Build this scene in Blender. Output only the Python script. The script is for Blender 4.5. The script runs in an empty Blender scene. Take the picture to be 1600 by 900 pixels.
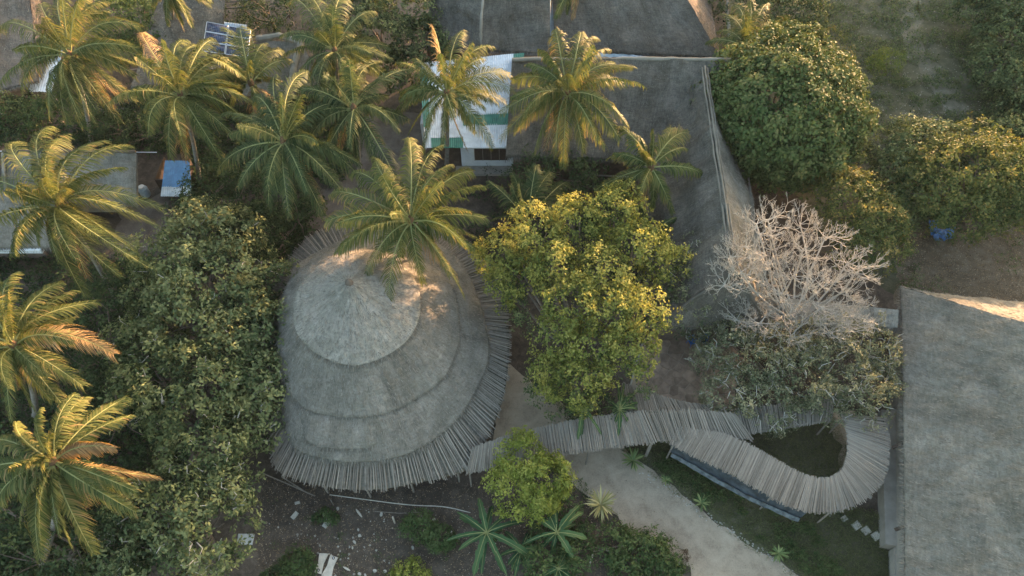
import bpy, math, random
import numpy as np
from mathutils import Vector, Matrix, Quaternion

rng = np.random.default_rng(7)
random.seed(7)
C = bpy.context.scene.collection
scene = bpy.context.scene

# ------------------------------------------------------------------ camera
CAM_H, PITCH, HF = 42.0, 55.0, 73.0
cam_d = bpy.data.cameras.new('camera'); cam = bpy.data.objects.new('camera', cam_d); C.objects.link(cam)
cam.location = (0, 0, CAM_H); cam.rotation_euler = (math.radians(90 - PITCH), 0, 0)
cam_d.sensor_width = 36; cam_d.angle = math.radians(HF); cam_d.clip_end = 2000; cam_d.clip_start = 0.5
scene.camera = cam
FPX = 800 / math.tan(math.radians(HF / 2)); SP, CP = math.sin(math.radians(PITCH)), math.cos(math.radians(PITCH))

# ------------------------------------------------------------------ world, sun
SUN_EL, SUN_AZ = 5.5, 42.0          # azimuth measured clockwise from +Y
w = bpy.data.worlds.new('World'); scene.world = w; w.use_nodes = True
nt = w.node_tree; bg = nt.nodes['Background']
sky = nt.nodes.new('ShaderNodeTexSky'); sky.sky_type = 'NISHITA'; sky.sun_disc = False
sky.sun_elevation = math.radians(SUN_EL); sky.sun_rotation = math.radians(SUN_AZ)
sky.air_density = 1.0; sky.dust_density = 4.2; sky.ozone_density = 0.95
nt.links.new(sky.outputs[0], bg.inputs[0]); bg.inputs[1].default_value = 0.15
sun_d = bpy.data.lights.new('sun', 'SUN'); sun = bpy.data.objects.new('sun', sun_d); C.objects.link(sun)
sun_d.energy = 2.9; sun_d.angle = math.radians(0.6); sun_d.color = (1.0, 0.60, 0.36)
sd = Vector((math.sin(math.radians(SUN_AZ)) * math.cos(math.radians(SUN_EL)),
             math.cos(math.radians(SUN_AZ)) * math.cos(math.radians(SUN_EL)), math.sin(math.radians(SUN_EL))))
sun.rotation_euler = sd.to_track_quat('Z', 'Y').to_euler()
scene.view_settings.view_transform = 'Standard'; scene.view_settings.look = 'None'
scene.view_settings.exposure = 3.1; scene.view_settings.gamma = 1.0

# ------------------------------------------------------------------ helpers
def W(px, py, z=0.0):
    """photo pixel (1600x900) at height z -> world point"""
    dy = 450 - py
    d = np.array([px - 800, FPX * CP + dy * SP, -FPX * SP + dy * CP], float)
    return d * ((z - CAM_H) / d[2]) + np.array([0, 0, CAM_H])

BASE = {}
def place(o, parent, base):
    C.objects.link(o)
    if parent is not None:
        o.parent = parent; BASE[o.name] = BASE[parent.name]
    else:
        o.location = base; BASE[o.name] = np.array(base, float)
    return o

def thing(name, label, cat, base, group=None, kind=None):
    o = bpy.data.objects.new(name, None); o.empty_display_size = 0.3
    C.objects.link(o); o.location = base; BASE[o.name] = np.array(base, float)
    o['label'] = label; o['category'] = cat
    if group: o['group'] = group
    if kind: o['kind'] = kind
    return o
def tag(o, label=None, cat=None, group=None, kind=None):
    if label: o['label'] = label
    if cat: o['category'] = cat
    if group: o['group'] = group
    if kind: o['kind'] = kind
    return o

def fast(name, V, F, mat, parent=None, base=None, tone=None, uv=None, smooth=False):
    """V (n,3), F (m,k) arrays, all faces with k corners"""
    V = np.asarray(V, np.float32); F = np.asarray(F, np.int32)
    b = BASE[parent.name] if parent is not None else np.array(base if base is not None else V.mean(0) * [1, 1, 0], float)
    V = V - b.astype(np.float32)
    me = bpy.data.meshes.new(name); n, (m, k) = len(V), F.shape
    me.vertices.add(n); me.vertices.foreach_set('co', V.ravel())
    me.loops.add(m * k); me.loops.foreach_set('vertex_index', F.ravel())
    me.polygons.add(m); me.polygons.foreach_set('loop_start', np.arange(m, dtype=np.int32) * k)
    if smooth: me.polygons.foreach_set('use_smooth', np.ones(m, bool))
    me.update(calc_edges=True); me.validate()
    if tone is not None:
        a = me.attributes.new('tone', 'FLOAT', 'POINT'); a.data.foreach_set('value', np.asarray(tone, np.float32))
    if uv is not None:
        l = me.uv_layers.new(name='UVMap'); l.data.foreach_set('uv', np.asarray(uv, np.float32)[F.ravel()].ravel())
    me.materials.append(mat)
    o = bpy.data.objects.new(name, me)
    return place(o, parent, b)

class MB:
    """collects simple solids with faces of any size"""
    def __init__(s): s.v = []; s.f = []; s.n = 0
    def add(s, V, F):
        s.v.append(np.asarray(V, float)); s.f += [tuple(int(i) + s.n for i in f) for f in F]; s.n += len(V); return s
    def box(s, c, size, rz=0.0, bev=0.0):
        x, y, z = np.array(size) / 2.0
        P = np.array([[i * x, j * y, k * z] for k in (-1, 1) for j in (-1, 1) for i in (-1, 1)])
        P = rotz(P, rz) + np.array(c)
        return s.add(P, [(0, 2, 3, 1), (4, 5, 7, 6), (0, 1, 5, 4), (2, 6, 7, 3), (0, 4, 6, 2), (1, 3, 7, 5)])
    def tube(s, pts, rad, sides=6, cap=True):
        V, F = tube(pts, rad, sides, cap); return s.add(V, F)
    def slab(s, top, th):
        """quad (4 world points) given downward thickness"""
        T = np.array(top, float); B = T.copy(); B[:, 2] -= th; n = len(T)
        return s.add(np.vstack([T, B]), [tuple(range(n)), tuple(range(2 * n - 1, n - 1, -1))] + [(i, i + n, (i + 1) % n + n, (i + 1) % n) for i in range(n)])
    def obj(s, name, mat, parent=None, base=None, smooth=False):
        V = np.vstack(s.v); b = BASE[parent.name] if parent is not None else np.array(base if base is not None else [V[:, 0].mean(), V[:, 1].mean(), V[:, 2].min()], float)
        me = bpy.data.meshes.new(name); me.from_pydata((V - b).tolist(), [], s.f); me.update()
        if smooth: me.polygons.foreach_set('use_smooth', np.ones(len(me.polygons), bool))
        me.materials.append(mat); o = bpy.data.objects.new(name, me)
        return place(o, parent, b)

def rotz(P, a):
    c, s = math.cos(a), math.sin(a); P = np.asarray(P, float)
    return np.stack([P[..., 0] * c - P[..., 1] * s, P[..., 0] * s + P[..., 1] * c, P[..., 2]], -1)
def nrm(v): return v / np.maximum(np.linalg.norm(v, axis=-1, keepdims=True), 1e-9)
UP = np.array([0, 0, 1.0])

def tube(pts, rad, sides=6, cap=True):
    P = np.asarray(pts, float); n = len(P); R = np.atleast_1d(np.asarray(rad, float)); R = np.interp(np.linspace(0, 1, n), np.linspace(0, 1, len(R)), R) if len(R) > 1 else np.full(n, R[0])
    T = nrm(np.gradient(P, axis=0)); ref = np.array([0.31, 0.17, 0.93]) if abs(T[0] @ UP) < 0.9 else np.array([1.0, 0.1, 0])
    A = nrm(np.cross(T, ref)); B = np.cross(T, A)
    a = np.arange(sides) * 2 * math.pi / sides
    V = P[:, None] + R[:, None, None] * (np.cos(a)[None, :, None] * A[:, None] + np.sin(a)[None, :, None] * B[:, None])
    F = [(i * sides + j, i * sides + (j + 1) % sides, (i + 1) * sides + (j + 1) % sides, (i + 1) * sides + j) for i in range(n - 1) for j in range(sides)]
    if cap: F += [tuple(range(sides))[::-1], tuple((n - 1) * sides + j for j in range(sides))]
    return V.reshape(-1, 3), F

_K = [(rng.normal(size=(3,)), rng.uniform(0, 6.28)) for _ in range(24)]
def sn(P, scale):
    """smooth pseudo noise about -1..1 at points P"""
    P = np.asarray(P) / scale; s = 0
    for i, (k, ph) in enumerate(_K[:12]): s = s + np.sin(P @ (k * (1 + 0.35 * (i % 4))) * 2.2 + ph)
    return s / 3.2

# ------------------------------------------------------------------ materials
def mat(name):
    m = bpy.data.materials.new(name); m.use_nodes = True; n = m.node_tree.nodes; l = m.node_tree.links
    return m, n, l, n['Principled BSDF']
def ramp(n, stops):
    r = n.new('ShaderNodeValToRGB'); e = r.color_ramp.elements
    while len(e) < len(stops): e.new(0.5)
    for i, (p, c) in enumerate(stops): e[i].position = p; e[i].color = (*c, 1)
    return r
def noise(n, l, vec, scale, detail=5, rough=0.6, dist=0.0):
    t = n.new('ShaderNodeTexNoise'); t.inputs['Scale'].default_value = scale; t.inputs['Detail'].default_value = detail
    t.inputs['Roughness'].default_value = rough; t.inputs['Distortion'].default_value = dist
    if vec is not None: l.new(vec, t.inputs['Vector'])
    return t
def mapping(n, l, src, scale):
    m = n.new('ShaderNodeMapping'); m.inputs['Scale'].default_value = scale; l.new(src, m.inputs['Vector']); return m.outputs[0]
def mix(n, l, a, b, fac, mode='MIX'):
    m = n.new('ShaderNodeMix'); m.data_type = 'RGBA'; m.blend_type = mode
    for s, v in ((0, fac), (6, a), (7, b)):
        if isinstance(v, (int, float)): m.inputs[s].default_value = v
        elif isinstance(v, tuple): m.inputs[s].default_value = (*v, 1)
        else: l.new(v, m.inputs[s])
    return m.outputs[2]
def bump(n, l, h, b, strength, dist=0.05):
    u = n.new('ShaderNodeBump'); u.inputs['Strength'].default_value = strength; u.inputs['Distance'].default_value = dist
    l.new(h, u.inputs['Height']); l.new(u.outputs[0], b.inputs['Normal']); return u

def leaf_mat(name, cols, trans=0.3, rough=0.7, gain=1.25):
    cols = [tuple(min(0.6, c * gain) for c in q) for q in cols]
    m, n, l, b = mat(name)
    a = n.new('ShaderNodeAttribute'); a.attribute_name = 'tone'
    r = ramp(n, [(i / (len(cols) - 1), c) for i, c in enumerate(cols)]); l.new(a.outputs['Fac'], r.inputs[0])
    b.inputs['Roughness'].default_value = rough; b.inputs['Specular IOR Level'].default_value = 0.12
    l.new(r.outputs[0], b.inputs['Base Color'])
    t = n.new('ShaderNodeBsdfTranslucent'); g = mix(n, l, r.outputs[0], (1.0, 0.95, 0.45), 0.75, 'MULTIPLY')
    br = n.new('ShaderNodeBrightContrast'); l.new(g, br.inputs[0]); br.inputs[1].default_value = 0.0
    l.new(br.outputs[0], t.inputs['Color'])
    s = n.new('ShaderNodeMixShader'); s.inputs[0].default_value = trans
    l.new(b.outputs[0], s.inputs[1]); l.new(t.outputs[0], s.inputs[2]); l.new(s.outputs[0], n['Material Output'].inputs[0])
    return m

def simple(name, col, rough=0.8, var=0.25, scale=3.0, bumps=0.2, spec=0.3, metal=0.0, rnd=0.0, col2=None):
    m, n, l, b = mat(name)
    tc = n.new('ShaderNodeTexCoord'); t = noise(n, l, tc.outputs['Object'], scale)
    d = col2 if col2 else tuple(c * (1 - var) for c in col)
    r = ramp(n, [(0.3, d), (0.7, tuple(min(1, c * (1 + var * 0.6)) for c in col))]); l.new(t.outputs[0], r.inputs[0])
    out = r.outputs[0]
    if rnd:
        oi = n.new('ShaderNodeObjectInfo'); rr = ramp(n, [(0, (1 - rnd,) * 3), (1, (1, 1, 1))]); l.new(oi.outputs['Random'], rr.inputs[0])
        out = mix(n, l, out, rr.outputs[0], 1.0, 'MULTIPLY')
    l.new(out, b.inputs['Base Color']); b.inputs['Roughness'].default_value = rough
    b.inputs['Specular IOR Level'].default_value = spec; b.inputs['Metallic'].default_value = metal
    if bumps:
        t2 = noise(n, l, tc.outputs['Object'], scale * 8); bump(n, l, t2.outputs[0], b, bumps, 0.03)
    return m

def thatch_mat(name, c0, c1, blot=0.4):
    m, n, l, b = mat(name)
    uv = n.new('ShaderNodeUVMap'); tc = n.new('ShaderNodeTexCoord')
    streak = noise(n, l, mapping(n, l, uv.outputs[0], (6, 1.6, 1)), 1.0, 6, 0.7)
    rows = noise(n, l, mapping(n, l, uv.outputs[0], (1.8, 6.5, 1)), 1.0, 4, 0.7)
    fine = noise(n, l, mapping(n, l, uv.outputs[0], (13, 9, 1)), 1.0, 3, 0.7)
    big = noise(n, l, tc.outputs['Object'], 0.35, 5, 0.65, 0.6)
    mid = noise(n, l, tc.outputs['Object'], 1.6, 4, 0.6)
    r = ramp(n, [(0.37, c0), (0.62, c1)])
    a = n.new('ShaderNodeMath'); a.operation = 'ADD'; l.new(streak.outputs[0], a.inputs[0]); l.new(rows.outputs[0], a.inputs[1])
    a2 = n.new('ShaderNodeMath'); a2.operation = 'ADD'; l.new(a.outputs[0], a2.inputs[0]); l.new(fine.outputs[0], a2.inputs[1])
    a3 = n.new('ShaderNodeMath'); a3.operation = 'MULTIPLY'; l.new(a2.outputs[0], a3.inputs[0]); a3.inputs[1].default_value = 0.3333
    l.new(a3.outputs[0], r.inputs[0])
    rb = ramp(n, [(0.3, (1 - blot,) * 3), (0.65, (1, 1, 1))]); l.new(big.outputs[0], rb.inputs[0])
    rm = ramp(n, [(0.35, (0.82, 0.83, 0.8)), (0.6, (1, 1, 1))]); l.new(mid.outputs[0], rm.inputs[0])
    o = mix(n, l, r.outputs[0], rb.outputs[0], 1.0, 'MULTIPLY'); o = mix(n, l, o, rm.outputs[0], 1.0, 'MULTIPLY')
    st = noise(n, l, mapping(n, l, uv.outputs[0], (0.9, 0.16, 1)), 1.0, 5, 0.6, 0.4); rs = ramp(n, [(0.36, (0.72, 0.72, 0.7)), (0.6, (1, 1, 1))]); l.new(st.outputs[0], rs.inputs[0]); o = mix(n, l, o, rs.outputs[0], 1.0, 'MULTIPLY')
    l.new(o, b.inputs['Base Color']); b.inputs['Roughness'].default_value = 0.95; b.inputs['Specular IOR Level'].default_value = 0.1
    bump(n, l, a3.outputs[0], b, 0.9, 0.12)
    return m

def ground_mat(name, cols, s1=0.15, s2=1.5, s3=12, speck=None, bmp=0.5):
    """three octave blotched soil; cols dark,mid,light; speck = light grit colour"""
    m, n, l, b = mat(name); tc = n.new('ShaderNodeTexCoord'); P = tc.outputs['Object']
    A = noise(n, l, P, s1, 6, 0.65, 0.5); B = noise(n, l, P, s2, 6, 0.7, 0.3); D = noise(n, l, P, s3, 4, 0.75)
    a = n.new('ShaderNodeMath'); a.operation = 'MULTIPLY_ADD'; l.new(B.outputs[0], a.inputs[0]); a.inputs[1].default_value = 0.7; 
    q = n.new('ShaderNodeMath'); q.operation = 'MULTIPLY'; l.new(A.outputs[0], q.inputs[0]); q.inputs[1].default_value = 0.45; l.new(q.outputs[0], a.inputs[2])
    a2 = n.new('ShaderNodeMath'); a2.operation = 'MULTIPLY_ADD'; l.new(D.outputs[0], a2.inputs[0]); a2.inputs[1].default_value = 0.35; l.new(a.outputs[0], a2.inputs[2])
    r = ramp(n, [(0.55, cols[0]), (0.75, cols[1]), (0.92, cols[2])]); l.new(a2.outputs[0], r.inputs[0]); o = r.outputs[0]
    if speck:
        vo = n.new('ShaderNodeTexVoronoi'); vo.inputs['Scale'].default_value = 5.5; l.new(P, vo.inputs['Vector'])
        rs = ramp(n, [(0.06, (1, 1, 1)), (0.13, (0, 0, 0))]); l.new(vo.outputs['Distance'], rs.inputs[0])
        mk = mix(n, l, (0, 0, 0), rs.outputs[0], B.outputs[0]); o = mix(n, l, o, speck, mk)
    l.new(o, b.inputs['Base Color']); b.inputs['Roughness'].default_value = 0.95; b.inputs['Specular IOR Level'].default_value = 0.15
    bump(n, l, a2.outputs[0], b, bmp, 0.15)
    return m

M = {}
M['thatch'] = thatch_mat('thatch_grey', (0.185, 0.17, 0.14), (0.37, 0.342, 0.282))
M['thatch_dark'] = thatch_mat('thatch_dark', (0.09, 0.083, 0.07), (0.255, 0.232, 0.19))
M['thatch_brown'] = thatch_mat('thatch_brown', (0.11, 0.09, 0.075), (0.30, 0.245, 0.195))
M['thatch_pale'] = thatch_mat('thatch_pale', (0.25, 0.23, 0.19), (0.44, 0.41, 0.34), 0.1)
M['straw'] = leaf_mat('straw', [(0.08, 0.074, 0.06), (0.17, 0.158, 0.13), (0.26, 0.243, 0.2)], 0.05, 0.9)
M['straw_dark'] = leaf_mat('straw_dark', [(0.05, 0.048, 0.042), (0.12, 0.115, 0.1), (0.22, 0.205, 0.17)], 0.05, 0.9)
M['pole'] = simple('weathered_pole', (0.32, 0.288, 0.235), 0.85, 0.4, 4, 0.3, 0.15, rnd=0.38)
M['mat'] = thatch_mat('pole_mat', (0.14, 0.127, 0.103), (0.29, 0.262, 0.212), 0.2)
M['wood_dark'] = simple('dark_wood', (0.07, 0.05, 0.035), 0.7, 0.4, 5)
M['wood_grey'] = simple('grey_wood', (0.25, 0.22, 0.18), 0.85, 0.35, 6)
M['wood_pale'] = simple('pale_board', (0.48, 0.44, 0.36), 0.8, 0.25, 5)
M['plaster'] = simple('pale_plaster', (0.30, 0.275, 0.235), 0.9, 0.25, 1.2, 0.15)
M['white_wall'] = simple('white_wall', (0.66, 0.68, 0.68), 0.85, 0.2, 1.0, 0.1)
M['mud_wall'] = simple('mud_wall', (0.16, 0.12, 0.09), 0.95, 0.35, 2, 0.4)
M['metal_white'] = simple('corrugated_white', (0.72, 0.76, 0.78), 0.4, 0.22, 1.6, 0.05, 0.5)
M['metal_green'] = simple('corrugated_green', (0.06, 0.24, 0.17), 0.5, 0.3, 2, 0.05, 0.5)
M['metal_grey'] = simple('corrugated_grey', (0.36, 0.43, 0.46), 0.5, 0.25, 2, 0.05, 0.5)
M['metal_blue'] = simple('blue_sheet', (0.065, 0.19, 0.36), 0.5, 0.3, 2, 0.05, 0.5)
M['tarp_blue'] = simple('blue_tarp', (0.08, 0.2, 0.42), 0.45, 0.45, 3, 0.3, 0.5)
M['tarp_slate'] = simple('slate_tarp', (0.055, 0.068, 0.075), 0.7, 0.6, 2.5, 0.6, 0.25)
M['tarp_pale'] = simple('pale_tarp', (0.30, 0.38, 0.42), 0.5, 0.3, 3, 0.3, 0.5)
M['tarp_grey'] = simple('grey_tarp', (0.12, 0.135, 0.135), 0.85, 0.6, 3, 0.4, 0.15)
M['plastic_blue'] = simple('blue_plastic', (0.03, 0.14, 0.42), 0.35, 0.15, 4, 0, 0.5)
M['step'] = simple('stepping_stone', (0.42, 0.40, 0.33), 0.9, 0.2, 5, 0.3)
M['stone'] = simple('pale_stone', (0.42, 0.40, 0.34), 0.9, 0.3, 5, 0.4)
M['flag'] = simple('brown_flagstone', (0.40, 0.29, 0.21), 0.9, 0.4, 1.5, 0.35, rnd=0.35)
M['concrete'] = simple('concrete', (0.42, 0.43, 0.40), 0.9, 0.25, 4, 0.3)
M['bark_pale'] = simple('pale_bark', (0.45, 0.425, 0.36), 0.85, 0.3, 6, 0.4)
M['bark'] = simple('brown_bark', (0.15, 0.12, 0.09), 0.9, 0.35, 5, 0.5)
M['palm_bark'] = simple('palm_bark', (0.24, 0.215, 0.175), 0.9, 0.35, 5, 0.5)
M['fibre'] = simple('palm_fibre', (0.14, 0.085, 0.045), 0.95, 0.4, 8, 0.5)
M['coconut'] = simple('coconut_husk', (0.14, 0.13, 0.035), 0.5, 0.3, 5, 0.1)
M['midrib'] = simple('frond_midrib', (0.24, 0.25, 0.09), 0.6, 0.25, 3, 0)
M['panel'] = None
m, n, l, b = mat('solar_cell')
tc = n.new('ShaderNodeTexCoord'); br = n.new('ShaderNodeTexBrick'); br.offset = 0; br.inputs['Scale'].default_value = 1
br.inputs['Brick Width'].default_value = 0.16; br.inputs['Row Height'].default_value = 0.16; br.inputs['Mortar Size'].default_value = 0.012
br.inputs['Color1'].default_value = (0.012, 0.022, 0.06, 1); br.inputs['Color2'].default_value = (0.018, 0.03, 0.075, 1); br.inputs['Mortar'].default_value = (0.12, 0.15, 0.2, 1)
uvn = n.new('ShaderNodeUVMap'); l.new(uvn.outputs[0], br.inputs['Vector']); l.new(br.outputs[0], b.inputs['Base Color']); b.inputs['Roughness'].default_value = 0.15
M['panel'] = m
M['aluminium'] = simple('aluminium', (0.62, 0.64, 0.66), 0.4, 0.1, 3, 0, 0.5, 0.6)

G = {
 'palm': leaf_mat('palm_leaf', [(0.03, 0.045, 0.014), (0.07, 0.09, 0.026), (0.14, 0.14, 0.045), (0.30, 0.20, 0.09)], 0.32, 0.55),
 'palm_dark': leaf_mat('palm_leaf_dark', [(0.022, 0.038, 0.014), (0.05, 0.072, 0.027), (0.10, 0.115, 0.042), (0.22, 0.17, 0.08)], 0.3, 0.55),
 'palm_dry_sunlit': leaf_mat('palm_leaf_dry_sunlit', [(0.13, 0.09, 0.045), (0.34, 0.22, 0.10), (0.45, 0.32, 0.17)], 0.35, 0.7),  # dead brown fronds, and live ones whose orange stands in for low sun
 'mango': leaf_mat('dark_round_leaf', [(0.03, 0.05, 0.018), (0.064, 0.092, 0.03), (0.105, 0.13, 0.045), (0.16, 0.155, 0.06)], 0.15),
 'yellow': leaf_mat('yellow_green_leaf', [(0.05, 0.07, 0.022), (0.135, 0.16, 0.042), (0.24, 0.245, 0.062), (0.36, 0.325, 0.09)], 0.35),
 'lime': leaf_mat('lime_leaf', [(0.09, 0.125, 0.025), (0.19, 0.225, 0.045), (0.31, 0.32, 0.08)], 0.35),
 'cashew': leaf_mat('cashew_leaf', [(0.02, 0.034, 0.015), (0.052, 0.074, 0.03), (0.115, 0.14, 0.058), (0.20, 0.21, 0.09)], 0.2),
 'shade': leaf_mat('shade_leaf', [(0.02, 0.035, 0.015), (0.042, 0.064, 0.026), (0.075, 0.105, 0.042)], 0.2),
 'olive': leaf_mat('olive_leaf', [(0.06, 0.075, 0.042), (0.13, 0.145, 0.08), (0.22, 0.22, 0.13), (0.33, 0.30, 0.18)], 0.25),
 'amber': leaf_mat('amber_leaf', [(0.035, 0.06, 0.02), (0.08, 0.105, 0.034), (0.145, 0.15, 0.05), (0.26, 0.20, 0.07)], 0.3),
 'green': leaf_mat('fresh_leaf', [(0.035, 0.062, 0.022), (0.07, 0.105, 0.038), (0.12, 0.155, 0.06)], 0.3),
 'scrub': leaf_mat('scrub_leaf', [(0.045, 0.066, 0.028), (0.10, 0.13, 0.052), (0.18, 0.205, 0.09)], 0.25),
 'banana': leaf_mat('banana_leaf', [(0.025, 0.058, 0.026), (0.045, 0.092, 0.038), (0.085, 0.14, 0.055)], 0.3, 0.4),
 'agave': leaf_mat('agave_leaf', [(0.06, 0.10, 0.04), (0.13, 0.17, 0.06), (0.26, 0.28, 0.11)], 0.15, 0.5),
 'yucca': leaf_mat('yucca_leaf', [(0.14, 0.13, 0.05), (0.26, 0.24, 0.10), (0.38, 0.33, 0.18)], 0.2, 0.6),
 'litter': leaf_mat('leaf_litter', [(0.05, 0.035, 0.022), (0.13, 0.095, 0.06), (0.3, 0.22, 0.13), (0.42, 0.36, 0.27)], 0.1, 0.9),
 'grass': leaf_mat('grass_blade', [(0.055, 0.07, 0.03), (0.105, 0.12, 0.05), (0.17, 0.175, 0.085)], 0.25, 0.7),
}

# ------------------------------------------------------------------ setting: ground sheets
def poly_sheet(name, pts, z, mt, kind='structure', rough=0.25, seg=0.5, parent=None):
    P = np.array([W(x, y, 0)[:2] for x, y in pts]); out = []
    for i in range(len(P)):
        a, b = P[i], P[(i + 1) % len(P)]; k = max(1, int(np.linalg.norm(b - a) / seg))
        for t in range(k): out.append(a + (b - a) * t / k)
    Q = np.array([[x, y, z] for x, y in out])
    off = np.stack([sn(Q, 1.3), sn(Q + 31, 1.1), np.zeros(len(Q))], 1) * rough + np.stack([sn(Q + 7, 0.35), sn(Q + 3, 0.4), np.zeros(len(Q))], 1) * rough * 0.35
    Q = Q + off; Q[:, 2] = z
    mb = MB(); mb.add(Q, [tuple(range(len(Q)))]); o = mb.obj(name, mt, parent, base=(0, 0, 0) if parent is None else None)
    if kind and parent is None: o['kind'] = kind
    return o
M['soil'] = ground_mat('dark_soil', [(0.04, 0.033, 0.025), (0.083, 0.068, 0.052), (0.15, 0.125, 0.095)], speck=(0.22, 0.19, 0.14))
M['sand'] = ground_mat('sand_path', [(0.22, 0.178, 0.128), (0.35, 0.29, 0.212), (0.43, 0.362, 0.268)], 0.12, 0.9, 11, bmp=0.45)
M['yard'] = ground_mat('trodden_yard', [(0.075, 0.062, 0.05), (0.13, 0.11, 0.09), (0.18, 0.155, 0.13)], 0.2, 1.0, 9, bmp=0.25)
M['lawn'] = ground_mat('rough_lawn', [(0.06, 0.064, 0.036), (0.105, 0.104, 0.06), (0.16, 0.145, 0.10)], 0.25, 1.4, 14)
M['hill'] = ground_mat('stony_scrub_soil', [(0.036, 0.04, 0.02), (0.085, 0.085, 0.05), (0.15, 0.14, 0.095)], 0.12, 0.9, 10, speck=(0.30, 0.29, 0.25))
M['litter_soil'] = ground_mat('brown_litter_soil', [(0.07, 0.055, 0.035), (0.125, 0.10, 0.065), (0.19, 0.16, 0.115)], 0.2, 1.5, 12, speck=(0.26, 0.22, 0.17))
M['gravel'] = ground_mat('gravel_track', [(0.08, 0.078, 0.05), (0.14, 0.132, 0.09), (0.2, 0.185, 0.14)], 0.2, 1.5, 14, speck=(0.36, 0.34, 0.3))

gm = MB(); gm.add([(-500, -300, 0), (500, -300, 0), (500, 700, 0), (-500, 700, 0)], [(0, 1, 2, 3)])
o = gm.obj('ground', M['soil'], None, base=(0, 0, 0)); o['kind'] = 'structure'
o = poly_sheet('hillside', [(1130, -160), (1900, -160), (1900, 470), (1600, 480), (1400, 460), (1330, 420), (1260, 330), (1190, 250), (1140, 120)], 0.004, M['hill'])
o = poly_sheet('dirt_clearing', [(1405, 370), (1480, 350), (1570, 340), (1760, 330), (1760, 520), (1600, 500), (1400, 470)], 0.008, M['litter_soil'])
o = poly_sheet('gravel_track', [(1398, -160), (1432, -160), (1434, 40), (1464, 100), (1498, 150), (1530, 212), (1512, 222), (1468, 170), (1438, 110), (1410, 50)], 0.008, M['gravel'], rough=0.38)
o = poly_sheet('sand_path', [(760, 560), (800, 572), (850, 612), (905, 652), (962, 692), (1010, 732), (1100, 800), (1252, 905), (1300, 950), (1090, 960), (1075, 890), (1000, 850), (945, 800), (892, 750), (872, 715), (830, 690), (770, 690)], 0.012, M['sand'], rough=0.16)
o = poly_sheet('lawn', [(965, 702), (1050, 688), (1200, 760), (1385, 800), (1402, 960), (1300, 948), (1254, 905), (1102, 799), (1012, 731)], 0.006, M['lawn'])
o = poly_sheet('lawn_island', [(1130, 640), (1300, 630), (1340, 700), (1310, 760), (1240, 760), (1150, 700)], 0.006, M['lawn'])
o = poly_sheet('yard', [(570, 175), (670, 180), (665, 262), (625, 330), (540, 380), (480, 350), (500, 300), (560, 250)], 0.006, M['yard'])
o = poly_sheet('footpath', [(190, 315), (265, 300), (262, 350), (235, 410), (190, 410), (180, 360)], 0.006, M['yard'])
o = poly_sheet('footpath', [(10, 425), (70, 420), (62, 480), (75, 600), (75, 700), (40, 700), (35, 560), (15, 500)], 0.006, M['yard'])
o = poly_sheet('footpath', [(1290, 648), (1340, 640), (1345, 735), (1316, 745), (1320, 700)], 0.010, M['sand'])

# ------------------------------------------------------------------ thatch surfaces
def thatch_surface(name, P, mt, parent, course=0.33, amp=0.035, closed=False, thick=0.22, lump=0.06, base=None):
    """P (n,m,3): rows run from ridge (0) to eave (n-1)"""
    n, m = P.shape[:2]
    du = np.gradient(P, axis=1); dv = np.gradient(P, axis=0); N = nrm(np.cross(dv, du)); N = np.where((N[..., 2:3] < 0), -N, N)
    if closed: pass
    v = np.cumsum(np.r_[np.zeros((1, m)), np.linalg.norm(np.diff(P, axis=0), axis=2)], axis=0)
    um = np.linalg.norm(np.diff(P[n * 2 // 3], axis=0), axis=1); u = np.broadcast_to(np.r_[0, np.cumsum(um)], (n, m))
    ph = (v / course + 0.25 * sn(P, 1.7) + 0.12 * sn(P, 0.4)) % 1.0
    D = (ph ** 2 - 0.3) * amp + lump * sn(P, 2.4) + 0.022 * sn(P, 0.33) + rng.normal(0, 0.007, (n, m))
    Q = P + N * D[..., None]
    if closed: Q[:, -1] = Q[:, 0]
    B = Q[-1] - np.array([0, 0, thick]); B = B + (Q[-4 if n > 4 else 0] - Q[-1]) * 0.15; B[:, 2] = Q[-1][:, 2] - thick
    U = Q.copy(); 
    V = np.vstack([Q.reshape(-1, 3), B]); rows = n + 1
    under = Q[0] - np.array([0, 0, thick]); V = np.vstack([V, under]); rows += 1
    i, j = np.meshgrid(np.arange(rows - 1), np.arange(m - 1), indexing='ij'); a = (i * m + j).ravel()
    F = np.stack([a, a + 1, a + m + 1, a + m], 1)
    uv = np.concatenate([np.stack([u, v], -1).reshape(-1, 2), np.stack([u[-1], v[-1] + thick], -1), np.stack([u[0], v[0]], -1)])
    o = fast(name, V, F, mt, parent, uv=uv, base=base)
    return o, Q, N, v
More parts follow.
